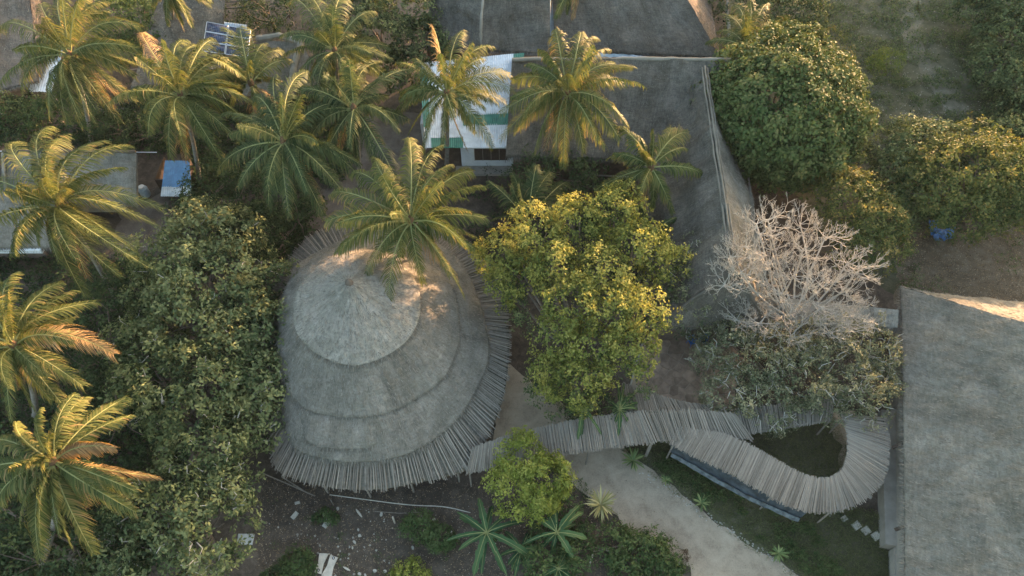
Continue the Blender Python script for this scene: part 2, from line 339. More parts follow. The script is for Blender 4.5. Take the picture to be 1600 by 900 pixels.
def straw_on(Q, N, parent, dens=16, mt=None, ln=0.2, wd=0.028, fringe=60, name='straw', area=None):
    """loose straw slivers lying down the slope plus a ragged eave fringe"""
    n, m = Q.shape[:2]; dv = nrm(np.gradient(Q, axis=0))
    if area is None:
        e1 = np.linalg.norm(Q[1:, :-1] - Q[:-1, :-1], axis=2); e2 = np.linalg.norm(Q[:-1, 1:] - Q[:-1, :-1], axis=2); cell = e1 * e2; area = cell.sum()
    dens *= 1.5; k = int(min(area * dens, 36000)); pr = cell.ravel() / cell.sum(); idx = rng.choice(len(pr), k, p=pr); i, j = idx // (m - 1), idx % (m - 1)
    p = Q[i, j] + rng.normal(0, 0.05, (k, 3)) * [1, 1, 0] + N[i, j] * 0.02; d = dv[i, j]; s = nrm(np.cross(d, N[i, j]))
    dd = nrm(d + s * rng.normal(0, 0.25, (k, 1)) + N[i, j] * rng.uniform(0.0, 0.22, (k, 1))); L = ln * rng.uniform(0.4, 1.3, (k, 1))
    el = np.linalg.norm(np.diff(Q[-1], axis=0), axis=1).sum(); kf = int(el * fringe)
    jf = rng.integers(0, m - 1, kf); t = rng.random((kf, 1)); pf = Q[-1, jf] * (1 - t) + Q[-1, jf + 1] * t - np.array([0, 0, 1]) * rng.uniform(0, 0.18, (kf, 1))
    sf = nrm(Q[-1, jf + 1] - Q[-1, jf]); df = nrm(dv[-1, jf] + sf * rng.normal(0, 0.3, (kf, 1)) - UP * rng.uniform(0, 0.8, (kf, 1)))
    p = np.vstack([p, pf]); dd = np.vstack([dd, df]); s = np.vstack([s, sf]); L = np.vstack([L, 0.32 * rng.uniform(0.3, 1.2, (kf, 1))]); k = len(p)
    s = nrm(np.cross(dd, nrm(rng.normal(0, 0.3, (k, 3)) + UP)))
    hw = wd * rng.uniform(0.6, 1.4, (k, 1)) / 2
    V = np.stack([p - s * hw, p + s * hw, p + dd * L + s * hw * 0.4, p + dd * L - s * hw * 0.4], 1).reshape(-1, 3)
    F = np.arange(4 * k).reshape(-1, 4); tone = np.repeat(rng.beta(2, 2.2, k), 4)
    o = fast(name, V, F, mt or M['straw'], parent, tone=tone); o['kind'] = 'stuff'; return o
def quadgrid(c, step=0.16):
    """corners: top-left, top-right, eave-right, eave-left (world)"""
    a, b, d, e = [np.array(q, float) for q in c]
    m = max(6, int(max(np.linalg.norm(b - a), np.linalg.norm(d - e)) / step)); n = max(6, int(max(np.linalg.norm(e - a), np.linalg.norm(d - b)) / step))
    s = np.linspace(0, 1, m)[None, :, None]; t = np.linspace(0, 1, n)[:, None, None]
    return (a * (1 - s) + b * s) * (1 - t) + (e * (1 - s) + d * s) * t
def slope(root, c, mt='thatch', step=0.16, dens=16, name='thatch_slope', label=None, straw='straw', **kw):
    P = quadgrid(c, step); o, Q, N, v = thatch_surface(name, P, M[mt], root, **kw); straw_on(Q, N, root, dens, M[straw])
    if label: o['label'] = label
    return o
def ridge(root, pts, r=0.2, mt='thatch_pale', name='ridge_cap'):
    P = np.array(pts, float); k = max(3, int(np.linalg.norm(P[-1] - P[0]) / 0.25)); T = np.linspace(0, 1, k)
    seg = np.linspace(0, 1, len(P)); Q = np.stack([np.interp(T, seg, P[:, i]) for i in range(3)], 1)
    Q += np.stack([sn(Q, 2.1), sn(Q + 9, 1.7), sn(Q + 4, 1.6)], 1) * 0.03
    V, F = tube(Q, r * (1 + 0.15 * sn(Q, 0.5)), 8); mb = MB(); mb.add(V, F); return mb.obj(name, M[mt], root)

# ------------------------------------------------------------------ round thatched hut
def ring(pts, z, N=260, ctr=(600, 520), smooth=6):
    P = np.array([W(x, y, z) for x, y in pts]); c = W(ctr[0], ctr[1], z)
    a = np.arctan2(P[:, 1] - c[1], P[:, 0] - c[0]); r = np.hypot(P[:, 1] - c[1], P[:, 0] - c[0]); o = np.argsort(a); a, r = a[o], r[o]
    th = np.linspace(-math.pi, math.pi, N + 1); rr = np.interp(th, np.r_[a - 2 * math.pi, a, a + 2 * math.pi], np.r_[r, r, r])
    for _ in range(smooth):
        q = rr[:-1]; q = (np.roll(q, 1) + q * 2 + np.roll(q, -1)) / 4; rr = np.r_[q, q[0]]
    return np.stack([c[0] + rr * np.cos(th), c[1] + rr * np.sin(th), np.full(N + 1, z)], 1)
cap_px = [(459, 484), (463, 515), (480, 541), (510, 560), (557, 571), (600, 557), (636, 532), (654, 500), (657, 470), (650, 440), (632, 418), (600, 401), (560, 394), (520, 402), (487, 424), (467, 452)]
t2_px = [(438, 520), (438, 575), (449, 612), (477, 640), (520, 649), (565, 652), (620, 640), (658, 618), (691, 593), (712, 556), (718, 500), (712, 465), (695, 432), (670, 405), (630, 388), (587, 381), (540, 384), (490, 405), (452, 437), (440, 470)]
t3_px = [(757, 500), (764, 530), (763, 570), (744, 606), (715, 655), (674, 690), (630, 712), (565, 722), (500, 715), (462, 705), (443, 670), (436, 600), (433, 520), (440, 450), (466, 412), (520, 382), (587, 366), (650, 368), (700, 390), (736, 435), (750, 470)]
po_px = [(797, 520), (796, 570), (789, 620), (778, 655), (757, 700), (735, 738), (700, 747), (650, 757), (600, 767), (555, 768), (500, 762), (455, 750), (427, 738), (420, 690), (416, 600), (412, 520), (424, 440), (455, 394), (480, 366), (540, 345), (587, 338), (650, 340), (712, 362), (765, 410), (790, 460)]
ZA, Z1, Z2, Z3, Z4 = 8.6, 6.3, 4.4, 3.15, 2.35
cap = ring(cap_px, Z1, ctr=(557, 485)); r2 = ring(t2_px, Z2, ctr=(575, 520)); r3 = ring(t3_px, Z3, ctr=(590, 540)); r4 = ring(po_px, Z4, ctr=(593, 560))
hc = np.array([*cap.mean(0)[:2], 0.0])
hut = thing('thatched_hut', 'large round hut with three stepped tiers of grey thatch and a skirt of poles', 'hut', hc)
apex = W(545, 441, ZA)
def loft(A, B, n, sag=0.0):
    t = np.linspace(0, 1, n)[:, None, None]; P = A[None] * (1 - t) + B[None] * t; P[..., 2] -= (sag * np.sin(np.pi * t))[..., 0]; return P
A0 = apex + (cap - cap.mean(0)) * 0.03; A0[:, 2] = ZA
Rs = []
o, Q, N, v = thatch_surface('cap_thatch', loft(A0, cap, 34, 0.1), M['thatch_pale'], hut, closed=True, lump=0.03, thick=0.1, amp=0.02); straw_on(Q, N, hut, 60, M['straw'], 0.18)
in2 = cap * 0.86 + cap.mean(0) * 0.14; in2[:, 2] = Z1 + 0.2
o, Q, N, v = thatch_surface('middle_thatch', loft(in2, r2, 26, 0.0), M['thatch'], hut, closed=True, lump=0.04, thick=0.08, amp=0.022); straw_on(Q, N, hut, 50, M['straw'], 0.19)
in3 = r2 * 0.9 + r2.mean(0) * 0.1; in3[:, 2] = Z2 + 0.14
o, Q, N, v = thatch_surface('lower_thatch', loft(in3, r3, 24, -0.05), M['thatch'], hut, closed=True, lump=0.05, thick=0.08, amp=0.022); straw_on(Q, N, hut, 50, M['straw'], 0.19)
# small raised lobe of the lower tier facing the garden
lob = np.array([W(x, y, 3.62) for x, y in [(470, 668), (478, 690), (500, 699), (540, 702), (575, 700), (597, 690), (604, 668)]])
lt = np.array([W(x, y, 4.3) for x, y in [(472, 636), (490, 642), (510, 646), (540, 648), (570, 647), (590, 644), (604, 640)]])
s = np.linspace(0, 1, 50); q = np.linspace(0, 1, 7); A_ = np.stack([np.interp(s, q, lt[:, i]) for i in range(3)], 1); B_ = np.stack([np.interp(s, q, lob[:, i]) for i in range(3)], 1)
o, Q, N, v = thatch_surface('dormer_thatch', loft(A_, B_, 12, -0.1), M['thatch'], hut, lump=0.02, thick=0.2); straw_on(Q, N, hut, 22)
# top knot
mb = MB(); mb.tube([apex - [0, 0, 0.3], apex + [0, 0, 0.1], apex + [0.03, 0, 0.3]], [0.32, 0.2, 0.05], 9); mb.obj('top_knot', M['thatch_brown'], hut, smooth=True)
# wall and posts under the roof
wr = r3 * 0.86 + r3.mean(0) * 0.14; wr[:, 2] = 0; wt = wr.copy(); wt[:, 2] = 2.9; k = len(wr) - 1
V = np.vstack([wr, wt]); F = np.array([(i, i + 1, i + 1 + k + 1, i + k + 1) for i in range(k)]); fast('wall', V, F, M['mud_wall'], hut)
ring_post = r4 * 0.95 + r4.mean(0) * 0.05
for j in range(0, 260, 13):
    p = ring_post[j].copy(); mb = MB(); mb.tube([[p[0], p[1], 0], [p[0], p[1], Z4 - 0.02]], 0.07, 6); mb.obj('post', M['wood_grey'], hut)
# dark underlayer mat and the radiating poles
in4 = r3 * 0.9 + r3.mean(0) * 0.1; in4[:, 2] = Z3 + 0.0
r4m = r4 * 0.985 + r4.mean(0) * 0.015; r4m[:, 2] = Z4 - 0.07
m_in = in4.copy(); m_in[:, 2] -= 0.08
thatch_surface('under_mat', loft(m_in, r4m, 10), M['mat'], hut, closed=True, amp=0.0, lump=0.02, thick=0.05)

POLES = []
for kk in range(5):
    z = np.linspace(0, 1, 4); bx = np.sin(z * 3.0 + kk) * 0.4 - math.sin(kk) * 0.4; by = np.cos(z * 2.6 + kk * 2) * 0.4 - math.cos(kk * 2) * 0.4
    V, F = tube(np.stack([z * 0, z * 0, z], 1), 1.0, 5)
    V = V.reshape(4, 5, 3); an = np.arange(5) * 2 * math.pi / 5; rr = np.array([1.15, 1.05, 0.95, 0.8])[:, None]
    V = np.stack([bx[:, None] + rr * np.cos(an), by[:, None] + rr * np.sin(an), np.repeat(z[:, None], 5, 1)], -1).reshape(-1, 3)
    me = bpy.data.meshes.new('pole'); me.from_pydata(V.tolist(), [], F); me.materials.append(M['pole']); POLES.append(me)
def pole(root, a, b, r=0.05, name='pole'):
    a = np.array(a, float); b = np.array(b, float); d = b - a; L = np.linalg.norm(d)
    o = bpy.data.objects.new(name, random.choice(POLES)); C.objects.link(o); o.parent = root
    o.location = a - BASE[root.name]; q = Vector(d).to_track_quat('Z', 'Y'); o.rotation_mode = 'QUATERNION'
    o.rotation_quaternion = q @ Quaternion((0, 0, 1), random.uniform(0, 6.28)); o.scale = (r, r, L); return o
NP = 298
th = (np.arange(NP) + rng.uniform(-0.3, 0.3, NP)) / NP * 260
for t in th:
    i = int(t) % 260; f = t - int(t); a = in4[i] * (1 - f) + in4[i + 1] * f; t2 = t + rng.normal(0, 0.22); i2 = int(t2) % 260; f2 = t2 - math.floor(t2)
    b = r4[i2] * (1 - f2) + r4[i2 + 1] * f2; d = nrm(b - a); b = b + d * rng.uniform(-0.18, 0.12); b[2] += rng.normal(0, 0.025); a[2] += 0.03
    pole(hut, a, b, rng.uniform(0.028, 0.044))
def more_poles(root, pairs, r=(0.018, 0.03)):
    """the thin sticks filling in between the poles, past 300 of them: one part"""
    mb = MB()
    for a, b in pairs: mb.tube([a, (a + b) / 2 + [0, 0, rng.normal(0, .01)], b], rng.uniform(*r), 4, True)
    o = mb.obj('thin_poles', M['pole'], root); o['kind'] = 'stuff'
pr = []
for t in rng.uniform(0, 260, 640):
    i = int(t) % 260; a = in4[i] + [0, 0, 0.01]; b = r4[i] + (r4[i + 1] - r4[i]) * rng.uniform(0, 1); d = nrm(b - a); pr.append((a, b + d * rng.uniform(-0.35, 0.1) - [0, 0, 0.02]))
more_poles(hut, pr)

# ------------------------------------------------------------------ pole canopies over the walkways
def resamp(P, n):
    P = np.array(P, float); s = np.r_[0, np.cumsum(np.linalg.norm(np.diff(P, axis=0), axis=1))]; t = np.linspace(0, s[-1], n)
    return np.stack([np.interp(t, s, P[:, i]) for i in range(3)], 1)
def smooth_line(P, it=3):
    P = np.array(P, float)
    for _ in range(it):
        Q = [P[0]]
        for a, b in zip(P[:-1], P[1:]): Q += [a * 0.75 + b * 0.25, a * 0.25 + b * 0.75]
        Q.append(P[-1]); P = np.array(Q)
    return P
def canopy(label, ea, za, eb, zb, npole, mt='mat', over=0.1, r=(0.024, 0.04), mat_in=0.05, group=None):
    A = smooth_line([W(x, y, za) for x, y in ea]); B = smooth_line([W(x, y, zb) for x, y in eb]); mm = (A + B) / 2; sl = np.r_[0, np.cumsum(np.linalg.norm(np.diff(mm, axis=0), axis=1))]; tq = np.linspace(0, sl[-1], 200)
    A = np.stack([np.interp(tq, sl, A[:, i]) for i in range(3)], 1); B = np.stack([np.interp(tq, sl, B[:, i]) for i in range(3)], 1)
    c = (A.mean(0) + B.mean(0)) / 2; root = thing('pole_canopy', label, 'walkway canopy', (c[0], c[1], 0), group)
    n = 12; t = np.linspace(mat_in, 1 - mat_in, n)[:, None, None]; P = A[None] * (1 - t) + B[None] * t; P[..., 2] -= 0.07
    thatch_surface('under_mat', P, M[mt], root, amp=0.0, lump=0.02, thick=0.04)
    for k in range(npole):
        q = min(max((k + rng.uniform(-.35, .35)) / npole * 199, 0), 198.9); i = int(q); f = q - i; q2 = min(max(q + rng.normal(0, 0.12), 0), 198.9); i2 = int(q2); f2 = q2 - i2
        a = A[i] * (1 - f) + A[i + 1] * f; b = B[i2] * (1 - f2) + B[i2 + 1] * f2; d = nrm(b - a)
        pole(root, a - d * rng.uniform(-0.05, over), b + d * rng.uniform(-0.08, over) + [0, 0, rng.normal(0, 0.02)], rng.uniform(*r))
    if npole > 100:
        pr = []
        for q in rng.uniform(0, 198, int(npole * 1.6)): i = int(q); a, b = A[i] - [0, 0, .02], B[i] - [0, 0, .02]; d = nrm(b - a); pr.append((a + d * rng.uniform(-.08, .3), b + d * rng.uniform(-.3, .1)))
        more_poles(root, pr)
    for E in (A * 0.93 + B * 0.07, B * 0.93 + A * 0.07):
        L = np.linalg.norm(np.diff(E, axis=0), axis=1).sum(); k = max(2, int(L / 2.6))
        for i in np.linspace(3, 196, k).astype(int):
            mb = MB(); mb.tube([[E[i][0], E[i][1], 0], [E[i][0], E[i][1], E[i][2] - 0.1]], 0.06, 6); mb.obj('post', M['wood_grey'], root)
        e2 = E.copy(); e2[:, 2] -= 0.11; mb = MB(); mb.tube(e2[::8], 0.045, 5); mb.obj('rail', M['wood_grey'], root)
    return root
canopy('straight pole canopy crossing the sand path from the round hut', [(738, 700), (795, 680), (860, 664), (935, 650), (1002, 643)], 2.75, [(728, 741), (800, 726), (868, 712), (942, 702), (1024, 692)], 2.5, 150)
canopy('upper pole canopy at the edge of the brown patio', [(998, 643), (1040, 641), (1085, 640), (1150, 646)], 2.8, [(1020, 692), (1056, 689), (1098, 686), (1180, 688)], 2.52, 68)
canopy('dark rear slope of poles between patio and canopy ridge', [(972, 598), (1000, 604), (1040, 622), (1105, 634)], 2.3, [(980, 646), (1010, 643), (1050, 641), (1112, 642)], 2.72, 62)
canopy('long curved pole canopy sweeping round the oval lawn island', [(1060, 668), (1100, 672), (1134, 678), (1168, 692), (1205, 714), (1250, 740), (1282, 749), (1305, 744), (1319, 730), (1326, 705), (1324, 675), (1314, 645)], 2.6,
       [(1046, 693), (1076, 710), (1108, 724), (1144, 742), (1182, 765), (1228, 792), (1274, 803), (1318, 800), (1360, 780), (1385, 745), (1392, 700), (1385, 652)], 2.4, 285)
canopy('pale walkway cover behind the lawn island under the olive bush', [(1150, 640), (1225, 630), (1305, 622)], 2.5, [(1162, 680), (1230, 669), (1300, 657)], 2.4, 66, mat_in=0.0)

# ------------------------------------------------------------------ right hall
ez = 3.0
c0 = W(1408, 449, ez); c1 = W(1416, 960, ez); ed = nrm(c1 - c0); pd = np.array([-ed[1], ed[0], 0]); c1 = c0 + ed * 34
if pd[0] < 0: pd = -pd
H = 7.2; Wd = 9.2; hip = c0 + ed * 7.1 + pd * Wd + [0, 0, H]; rend = c1 + pd * Wd + [0, 0, H]
hall = thing('thatched_hall', 'long grey thatched hall at the right edge with a sunlit far end', 'hall', (c0[0] + 8, c0[1] - 12, 0))
def tri_slope(root, a, b, top, mt='thatch', step=0.16, dens=16, straw='straw', **kw):
    """hip end: eave a-b, apex top"""
    P = quadgrid([top + (a - top) * 0.01, top + (b - top) * 0.01, b, a], step); o, Q, N, v = thatch_surface('hip_slope', P, M[mt], root, **kw); straw_on(Q, N, root, dens, M[straw]); return o
slope(hall, [hip, rend, c1, c0], step=0.15, dens=34, lump=0.07)
far_r = c0 + nrm(W(1600, 473, ez) - c0) * Wd * 2
tri_slope(hall, c0, far_r, hip, step=0.2, lump=0.1, dens=20)
slope(hall, [rend, hip, far_r, c1 + pd * Wd * 2], step=0.35, dens=3)
ridge(hall, [hip, rend], 0.3); 
V = []; wl = [c0 + pd * 0.6 + ed * 0.6, c1 + pd * 0.6 + ed * -0.6, c1 + pd * (2 * Wd - 0.6) + ed * -0.6, c0 + pd * (2 * Wd - 0.6) + ed * 0.6]
for i in range(4):
    a, b = wl[i].copy(), wl[(i + 1) % 4].copy(); d = nrm(b - a); ang = math.atan2(d[1], d[0]); c = (a + b) / 2; c[2] = 1.55
    mb = MB(); mb.box(c, (np.linalg.norm(b - a) + (0.24 if i % 2 else -0.24), 0.24, 3.1), ang); mb.obj('wall', M['plaster'], hall)
# low plastered verandah beside the wall, stepping back near its front end
mb = MB(); mb.slab([W(1377, 640, 0.9), W(1413, 640, 0.9), W(1420, 856, 0.9), W(1384, 850, 0.9)][::-1], 0.9); mb.obj('verandah', M['plaster'], hall)
mb = MB(); mb.slab([W(1397, 856, 0.8), W(1424, 856, 0.8), W(1428, 960, 0.8), W(1401, 960, 0.8)][::-1], 0.8); mb.obj('verandah', M['plaster'], hall)
for a, b in (((1394, 700), (1417, 688)), ((1398, 828), (1422, 820))):
    mb = MB(); mb.tube([W(*a, 2.2), W(*b, 2.6)], 0.1, 6); mb.obj('beam', M['wood_dark'], hall)

# ------------------------------------------------------------------ L shaped thatched house, upper right
lh = thing('thatched_house', 'large L-shaped dark thatched house with pale ridges beside the round dark tree', 'house', (*W(1040, 200, 0)[:2], 0))
ra, rb = W(800, 92, 7.6), W(1150, 93, 7.6); ea_, eb_ = W(790, 245, 3.1), W(1120, 252, 3.1)
slope(lh, [ra, rb, eb_, ea_], 'thatch_dark', 0.2, 14, straw='straw_dark', lump=0.17)
bk = 6.0
slope(lh, [rb, ra, ra + [0, bk, -4.5], rb + [0, bk, -4.5]], 'thatch_dark', 0.35, 4, straw='straw_dark')
tri_slope(lh, eb_ + [0.3, 0, 0], rb + [4.2, bk, -4.5], rb, 'thatch_dark', 0.3, 6, straw='straw_dark')
ridge(lh, [ra, W(980, 91, 7.55), rb], 0.15, 'thatch_pale')
w0, w1 = W(1101, 104, 7.4), W(1149, 420, 7.4); le = W(1010, 300, 3.1)
lx = 4.6
w0l, w1l, w0r, w1r = w0 + [-lx, 0, -4.4], w1 + [-lx, -1.5, -4.4], w0 + [3.9, 0, -4.4], w1 + [3.1, -1.5, -4.4]
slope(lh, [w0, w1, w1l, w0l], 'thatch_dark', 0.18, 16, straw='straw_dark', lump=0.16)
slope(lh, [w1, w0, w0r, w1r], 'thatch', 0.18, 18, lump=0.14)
tri_slope(lh, w1l, w1r, w1 + [0, 0.01, 0], 'thatch_dark', 0.25, 10, straw='straw_dark')
for dx in (-0.2, 0.0, 0.2): ridge(lh, [w0 + [dx, 0, 0.03 - abs(dx) * 0.7], w1 + [dx, 0, 0.03 - abs(dx) * 0.7]], 0.075, 'thatch')
ridge(lh, [w1, w1l], 0.12, 'thatch_dark'); ridge(lh, [w1, w1r], 0.12, 'thatch_dark')
ridge(lh, [w0r + [0, 0, 0.05], w1r + [0, 0, 0.05]], 0.08, name='eave_board')
def walls(root, P, h, mt, th=0.2, doors=None):
    for i in range(len(P) - 1):
        a, b = np.array(P[i], float), np.array(P[i + 1], float); d = b - a; c = (a + b) / 2; c[2] = h / 2
        mb = MB(); mb.box(c, (np.linalg.norm(d[:2]) - th * 1.02, th, h), math.atan2(d[1], d[0])); mb.obj('wall', M[mt], root)
fy = ea_[1] + 0.7
walls(lh, [(ea_[0] + .5, fy, 0), (w1l[0] + .7, fy, 0), (w1l[0] + .7, w1l[1] + .8, 0), (w1r[0] - .7, w1r[1] + .8, 0), (w0r[0] - .7, w0r[1], 0)], 3.2, 'mud_wall')
for (a, b, z) in (((902, 247), (962, 249), 2.6), ((912, 273), (1000, 277), 1.1)):
    mb = MB(); mb.tube([W(*a, z), W(*b, z)], 0.06, 6); mb.obj('verandah_rail', M['plaster'], lh)
for x in (905, 950, 1000):
    p = W(x, 262, 0); mb = MB(); mb.tube([p, p + [0, 0, 2.6]], 0.09, 7); mb.obj('post', M['wood_dark'], lh)

# ------------------------------------------------------------------ thatched houses at the top
th1 = thing('thatched_house', 'wide grey thatched house at the top of the photo with a pinkish hipped end', 'house', (*W(1000, 20, 0)[:2], 0))
e0, e1 = W(868, 80, 3.6), W(1126, 88, 3.6); dpt = 7.5
t0 = e0 + [-0.5, dpt, 5.0]; t1_ = e1 + [-5.2, dpt, 5.0]
slope(th1, [t0, t1_, e1, e0], 'thatch_dark', 0.22, 12, straw='straw_dark', lump=0.2)
e2 = e1 + [0.8, dpt * 2, 0]
P = quadgrid([t1_, t1_ + [0, 0.05, 0], e2, e1], 0.22); o, Q, N, v = thatch_surface('hip_slope', P, M['thatch_brown'], th1); straw_on(Q, N, th1, 10); o['label'] = 'pinkish brown hip end of the roof'
slope(th1, [t1_, t0, e0 + [0, dpt * 2, 0], e2], 'thatch_dark', 0.5, 2)
ridge(th1, [W(1134, -20, 3.7), W(1140, 62, 3.7)], 0.14, name='gutter')
walls(th1, [e0 + [0.4, 0.7, 0], e1 + [-0.7, 0.7, 0], e1 + [-0.3, dpt * 2 - 1, 0]], 3.5, 'mud_wall')
th2 = thing('thatched_house', 'grey hipped thatch roof behind the white metal roof at the top', 'house', (*W(765, 20, 0)[:2], 0))
a0 = W(752, 78, 4.6); a1 = W(858, 84, 4.2); a2 = W(655, 72, 3.4); top = W(757, -45, 9.2); top2 = W(860, -55, 9.2)
slope(th2, [top, top2, a1, a0], 'thatch_dark', 0.2, 12, straw='straw_dark', lump=0.26)
slope(th2, [W(690, -70, 8.6), top, a0, a2], 'thatch_dark', 0.2, 12, straw='straw_dark', lump=0.26)
ridge(th2, [top, W(752, 30, 6.9), a0 + [0, 0, .1]], 0.13)
walls(th2, [a2 + [.5, .8, 0], a0 + [0, .9, 0], a1 + [-.4, .8, 0]], 3.2, 'mud_wall')
# gutter sheet and tarps in the valley
vt = thing('valley_gutter', 'pale strip of metal gutter in the gap between two dark thatch roofs', 'gutter', (*W(862, 40, 0)[:2], 4.0))
mb = MB(); mb.slab([W(858, 55, 4.3), W(864, -10, 5.4), W(869, -10, 5.4), W(865, 55, 4.3)][::-1], 0.08); mb.obj('gutter_strip', M['tarp_pale'], vt)
mb = MB(); mb.tube([W(860, 0, 0) + [0, 0, 0.1], W(860, 40, 4.2)], 0.05, 5); mb.obj('downpipe', M['tarp_pale'], vt)
def cloth(name, quad, mt, label=None, cat=None, parent=None, amp=0.12, n=26, th=0.02, sc=0.7):
    a, b, d, e = [np.array(q, float) for q in quad]; s = np.linspace(0, 1, n)[None, :, None]; t = np.linspace(0, 1, n)[:, None, None]
    P = (a * (1 - s) + b * s) * (1 - t) + (e * (1 - s) + d * s) * t
    P = P + np.stack([sn(P + 5, sc) * .4, sn(P + 9, sc) * .4, sn(P, sc) + .5 * sn(P, sc * .35)], -1) * amp
    Q = P.copy(); Q[..., 2] -= th; V = np.vstack([P.reshape(-1, 3), Q.reshape(-1, 3)]); F = []
    i, j = np.meshgrid(np.arange(n - 1), np.arange(n - 1), indexing='ij'); k = (i * n + j).ravel(); F = np.stack([k, k + 1, k + n + 1, k + n], 1); F = np.vstack([F, F[:, ::-1] + n * n])
    o = fast(name, V, F, M[mt], parent, base=None if parent is not None else V.mean(0), smooth=True)
    if label: tag(o, label, cat)
    return o
cloth('tarp', [W(853, 57, 4.1), W(879, 56, 4.1), W(882, 72, 3.7), W(852, 73, 3.7)], 'tarp_blue', 'small blue tarp patching the valley beside the palm top', 'tarp')
cloth('tarp', [W(925, 81, 3.9), W(1010, 88, 3.9), W(1015, 93, 3.7), W(925, 88, 3.7)], 'tarp_pale', 'narrow pale blue tarp along the foot of the wide thatch roof', 'tarp', amp=0.06)

# ------------------------------------------------------------------ corrugated sheets
def corrugated(name, quad, mt, parent, pitch=0.16, amp=0.03, label=None, base=None):
    a, b, d, e = [np.array(q, float) for q in quad]; L = np.linalg.norm(b - a); m = max(8, int(L / pitch * 6)); s = np.linspace(0, 1, m)[None, :, None]; t = np.linspace(0, 1, 3)[:, None, None]
    P = (a * (1 - s) + b * s) * (1 - t) + (e * (1 - s) + d * s) * t; nn = nrm(np.cross(b - a, e - a)); nn = nn if nn[2] > 0 else -nn
    P = P + nn * (amp * np.sin(s * L / pitch * 2 * math.pi)) + UP * 0.015 * sn(P, 1.2)[..., None]
    Q = P - nn * 0.006; V = np.vstack([P.reshape(-1, 3), Q.reshape(-1, 3)]); n = 3
    i, j = np.meshgrid(np.arange(n - 1), np.arange(m - 1), indexing='ij'); k = (i * m + j).ravel(); F = np.stack([k, k + 1, k + m + 1, k + m], 1); F = np.vstack([F, F[:, ::-1] + n * m])
    o = fast(name, V, F, M[mt], parent, smooth=True)
    if label: o['label'] = label
    return o
wh = thing('metal_roofed_house', 'small white house with green and white corrugated roof between two palms', 'house', (*W(750, 245, 0)[:2], 0))
TLp, TRp, BRp, BLp = (655, 100), (818, 84), (806, 231), (690, 231)
zt_, zb_ = 4.6, 3.1
def rp(u, v):
    x = (TLp[0] * (1 - u) + TRp[0] * u) * (1 - v) + ((BLp[0] - 26) * (1 - u) + BRp[0] * u) * v; y = (TLp[1] * (1 - u) + TRp[1] * u) * (1 - v) + (BLp[1] * (1 - u) + BRp[1] * u) * v
    return W(x, y, zt_ * (1 - v) + zb_ * v)
rows = [0, 0.09, 0.36, 0.62, 0.74, 0.87, 1.0]; cols = [0, 0.07, 0.24, 0.42, 0.6, 0.78, 0.9, 1.0]
for i in range(6):
    for j in range(7):
        u0, u1 = cols[j], cols[j + 1] + 0.008; off = np.array([0, 0, 0.03 * (5 - i) * 0.6 + 0.012 * (j % 2)])
        mt = 'metal_white'
        if i == 3 and j >= 3: mt = 'metal_green'
        if j == 0 and i in (1, 2, 3): mt = 'metal_green'
        if i == 5 and j in (1, 2): mt = 'metal_green'
        if i == 0 and j == 6: mt = 'metal_green'
        corrugated('roof_sheet', [rp(u0, rows[i]) + off, rp(u1, rows[i]) + off, rp(u1, rows[i + 1] + 0.015 * (i < 5)) + off, rp(u0, rows[i + 1] + 0.015 * (i < 5)) + off], mt, wh, label=('green corrugated roof sheet' if mt == 'metal_green' else None))
corrugated('roof_sheet', [W(806, 204, 2.7), W(821, 204, 2.7), W(820, 236, 2.5), W(806, 236, 2.5)], 'metal_white', wh)
fa, fb = W(722, 262, 0.0), W(802, 262, 0.0); cy = fa[1]
mb = MB(); mb.box(((fa[0] + fb[0]) / 2, cy + 0.1, 1.45), (fb[0] - fa[0], 0.2, 2.9)); wall = mb.obj('wall', M['white_wall'], wh)
mb = MB(); mb.box((fa[0] + 0.1, cy + 2.6, 1.45), (0.2, 4.8, 2.9)); mb.obj('wall', M['white_wall'], wh)
mb = MB(); mb.box((fb[0] - 0.1, cy + 2.6, 1.45), (0.2, 4.8, 2.9)); mb.obj('wall', M['white_wall'], wh)
wx0, wx1 = W(742, 252, 0.9)[0], W(793, 252, 0.9)[0]
mb = MB(); mb.box(((wx0 + wx1) / 2, cy - 0.03, 1.55), (wx1 - wx0, 0.06, 1.25)); win = mb.obj('window', M['wood_dark'], wh)
for k in range(5):
    x = wx0 + (wx1 - wx0) * k / 4; mb = MB(); mb.box((x, cy - 0.075, 1.55), (0.05, 0.03, 1.3)); mb.obj('frame', M['wood_grey'], win)
mb = MB(); mb.box(((fa[0] + fb[0]) / 2, cy - 0.5, 0.12), (fb[0] - fa[0] + 1.0, 0.95, 0.24)); mb.obj('step', M['plaster'], wh)
walls(wh, [W(664, 235, 0), W(664, 235, 0) + [0, 7, 0]], 2.9, 'white_wall')

# ------------------------------------------------------------------ houses on the left
h1 = thing('thatched_house', 'pale grey thatched house in the top left corner', 'house', (*W(10, 60, 0)[:2], 0))
slope(h1, [W(-150, -60, 6.8), W(40, -60, 6.8), W(60, 128, 3.0), W(-150, 172, 3.0)], 'thatch_brown', 0.2, 14, lump=0.1)
slope(h1, [W(40, -60, 6.8), W(42, -58, 6.8), W(84, 60, 3.6), W(62, 120, 3.0)], 'thatch_brown', 0.2, 12)
walls(h1, [W(-140, 200, 0), W(10, 178, 0)], 2.6, 'plaster')
cv = thing('lean_to_roof', 'pale metal lean-to roof beside the top left thatch, partly under palm fronds', 'roof', (*W(72, 110, 0)[:2], 0))
corrugated('roof_sheet', [W(62, 72, 2.9), W(99, 74, 2.9), W(94, 99, 2.65), W(56, 98, 2.65)], 'metal_grey', cv)
corrugated('roof_sheet', [W(56, 97, 2.7), W(93, 97, 2.7), W(80, 144, 2.3), W(44, 143, 2.3)], 'metal_white', cv, pitch=0.22)
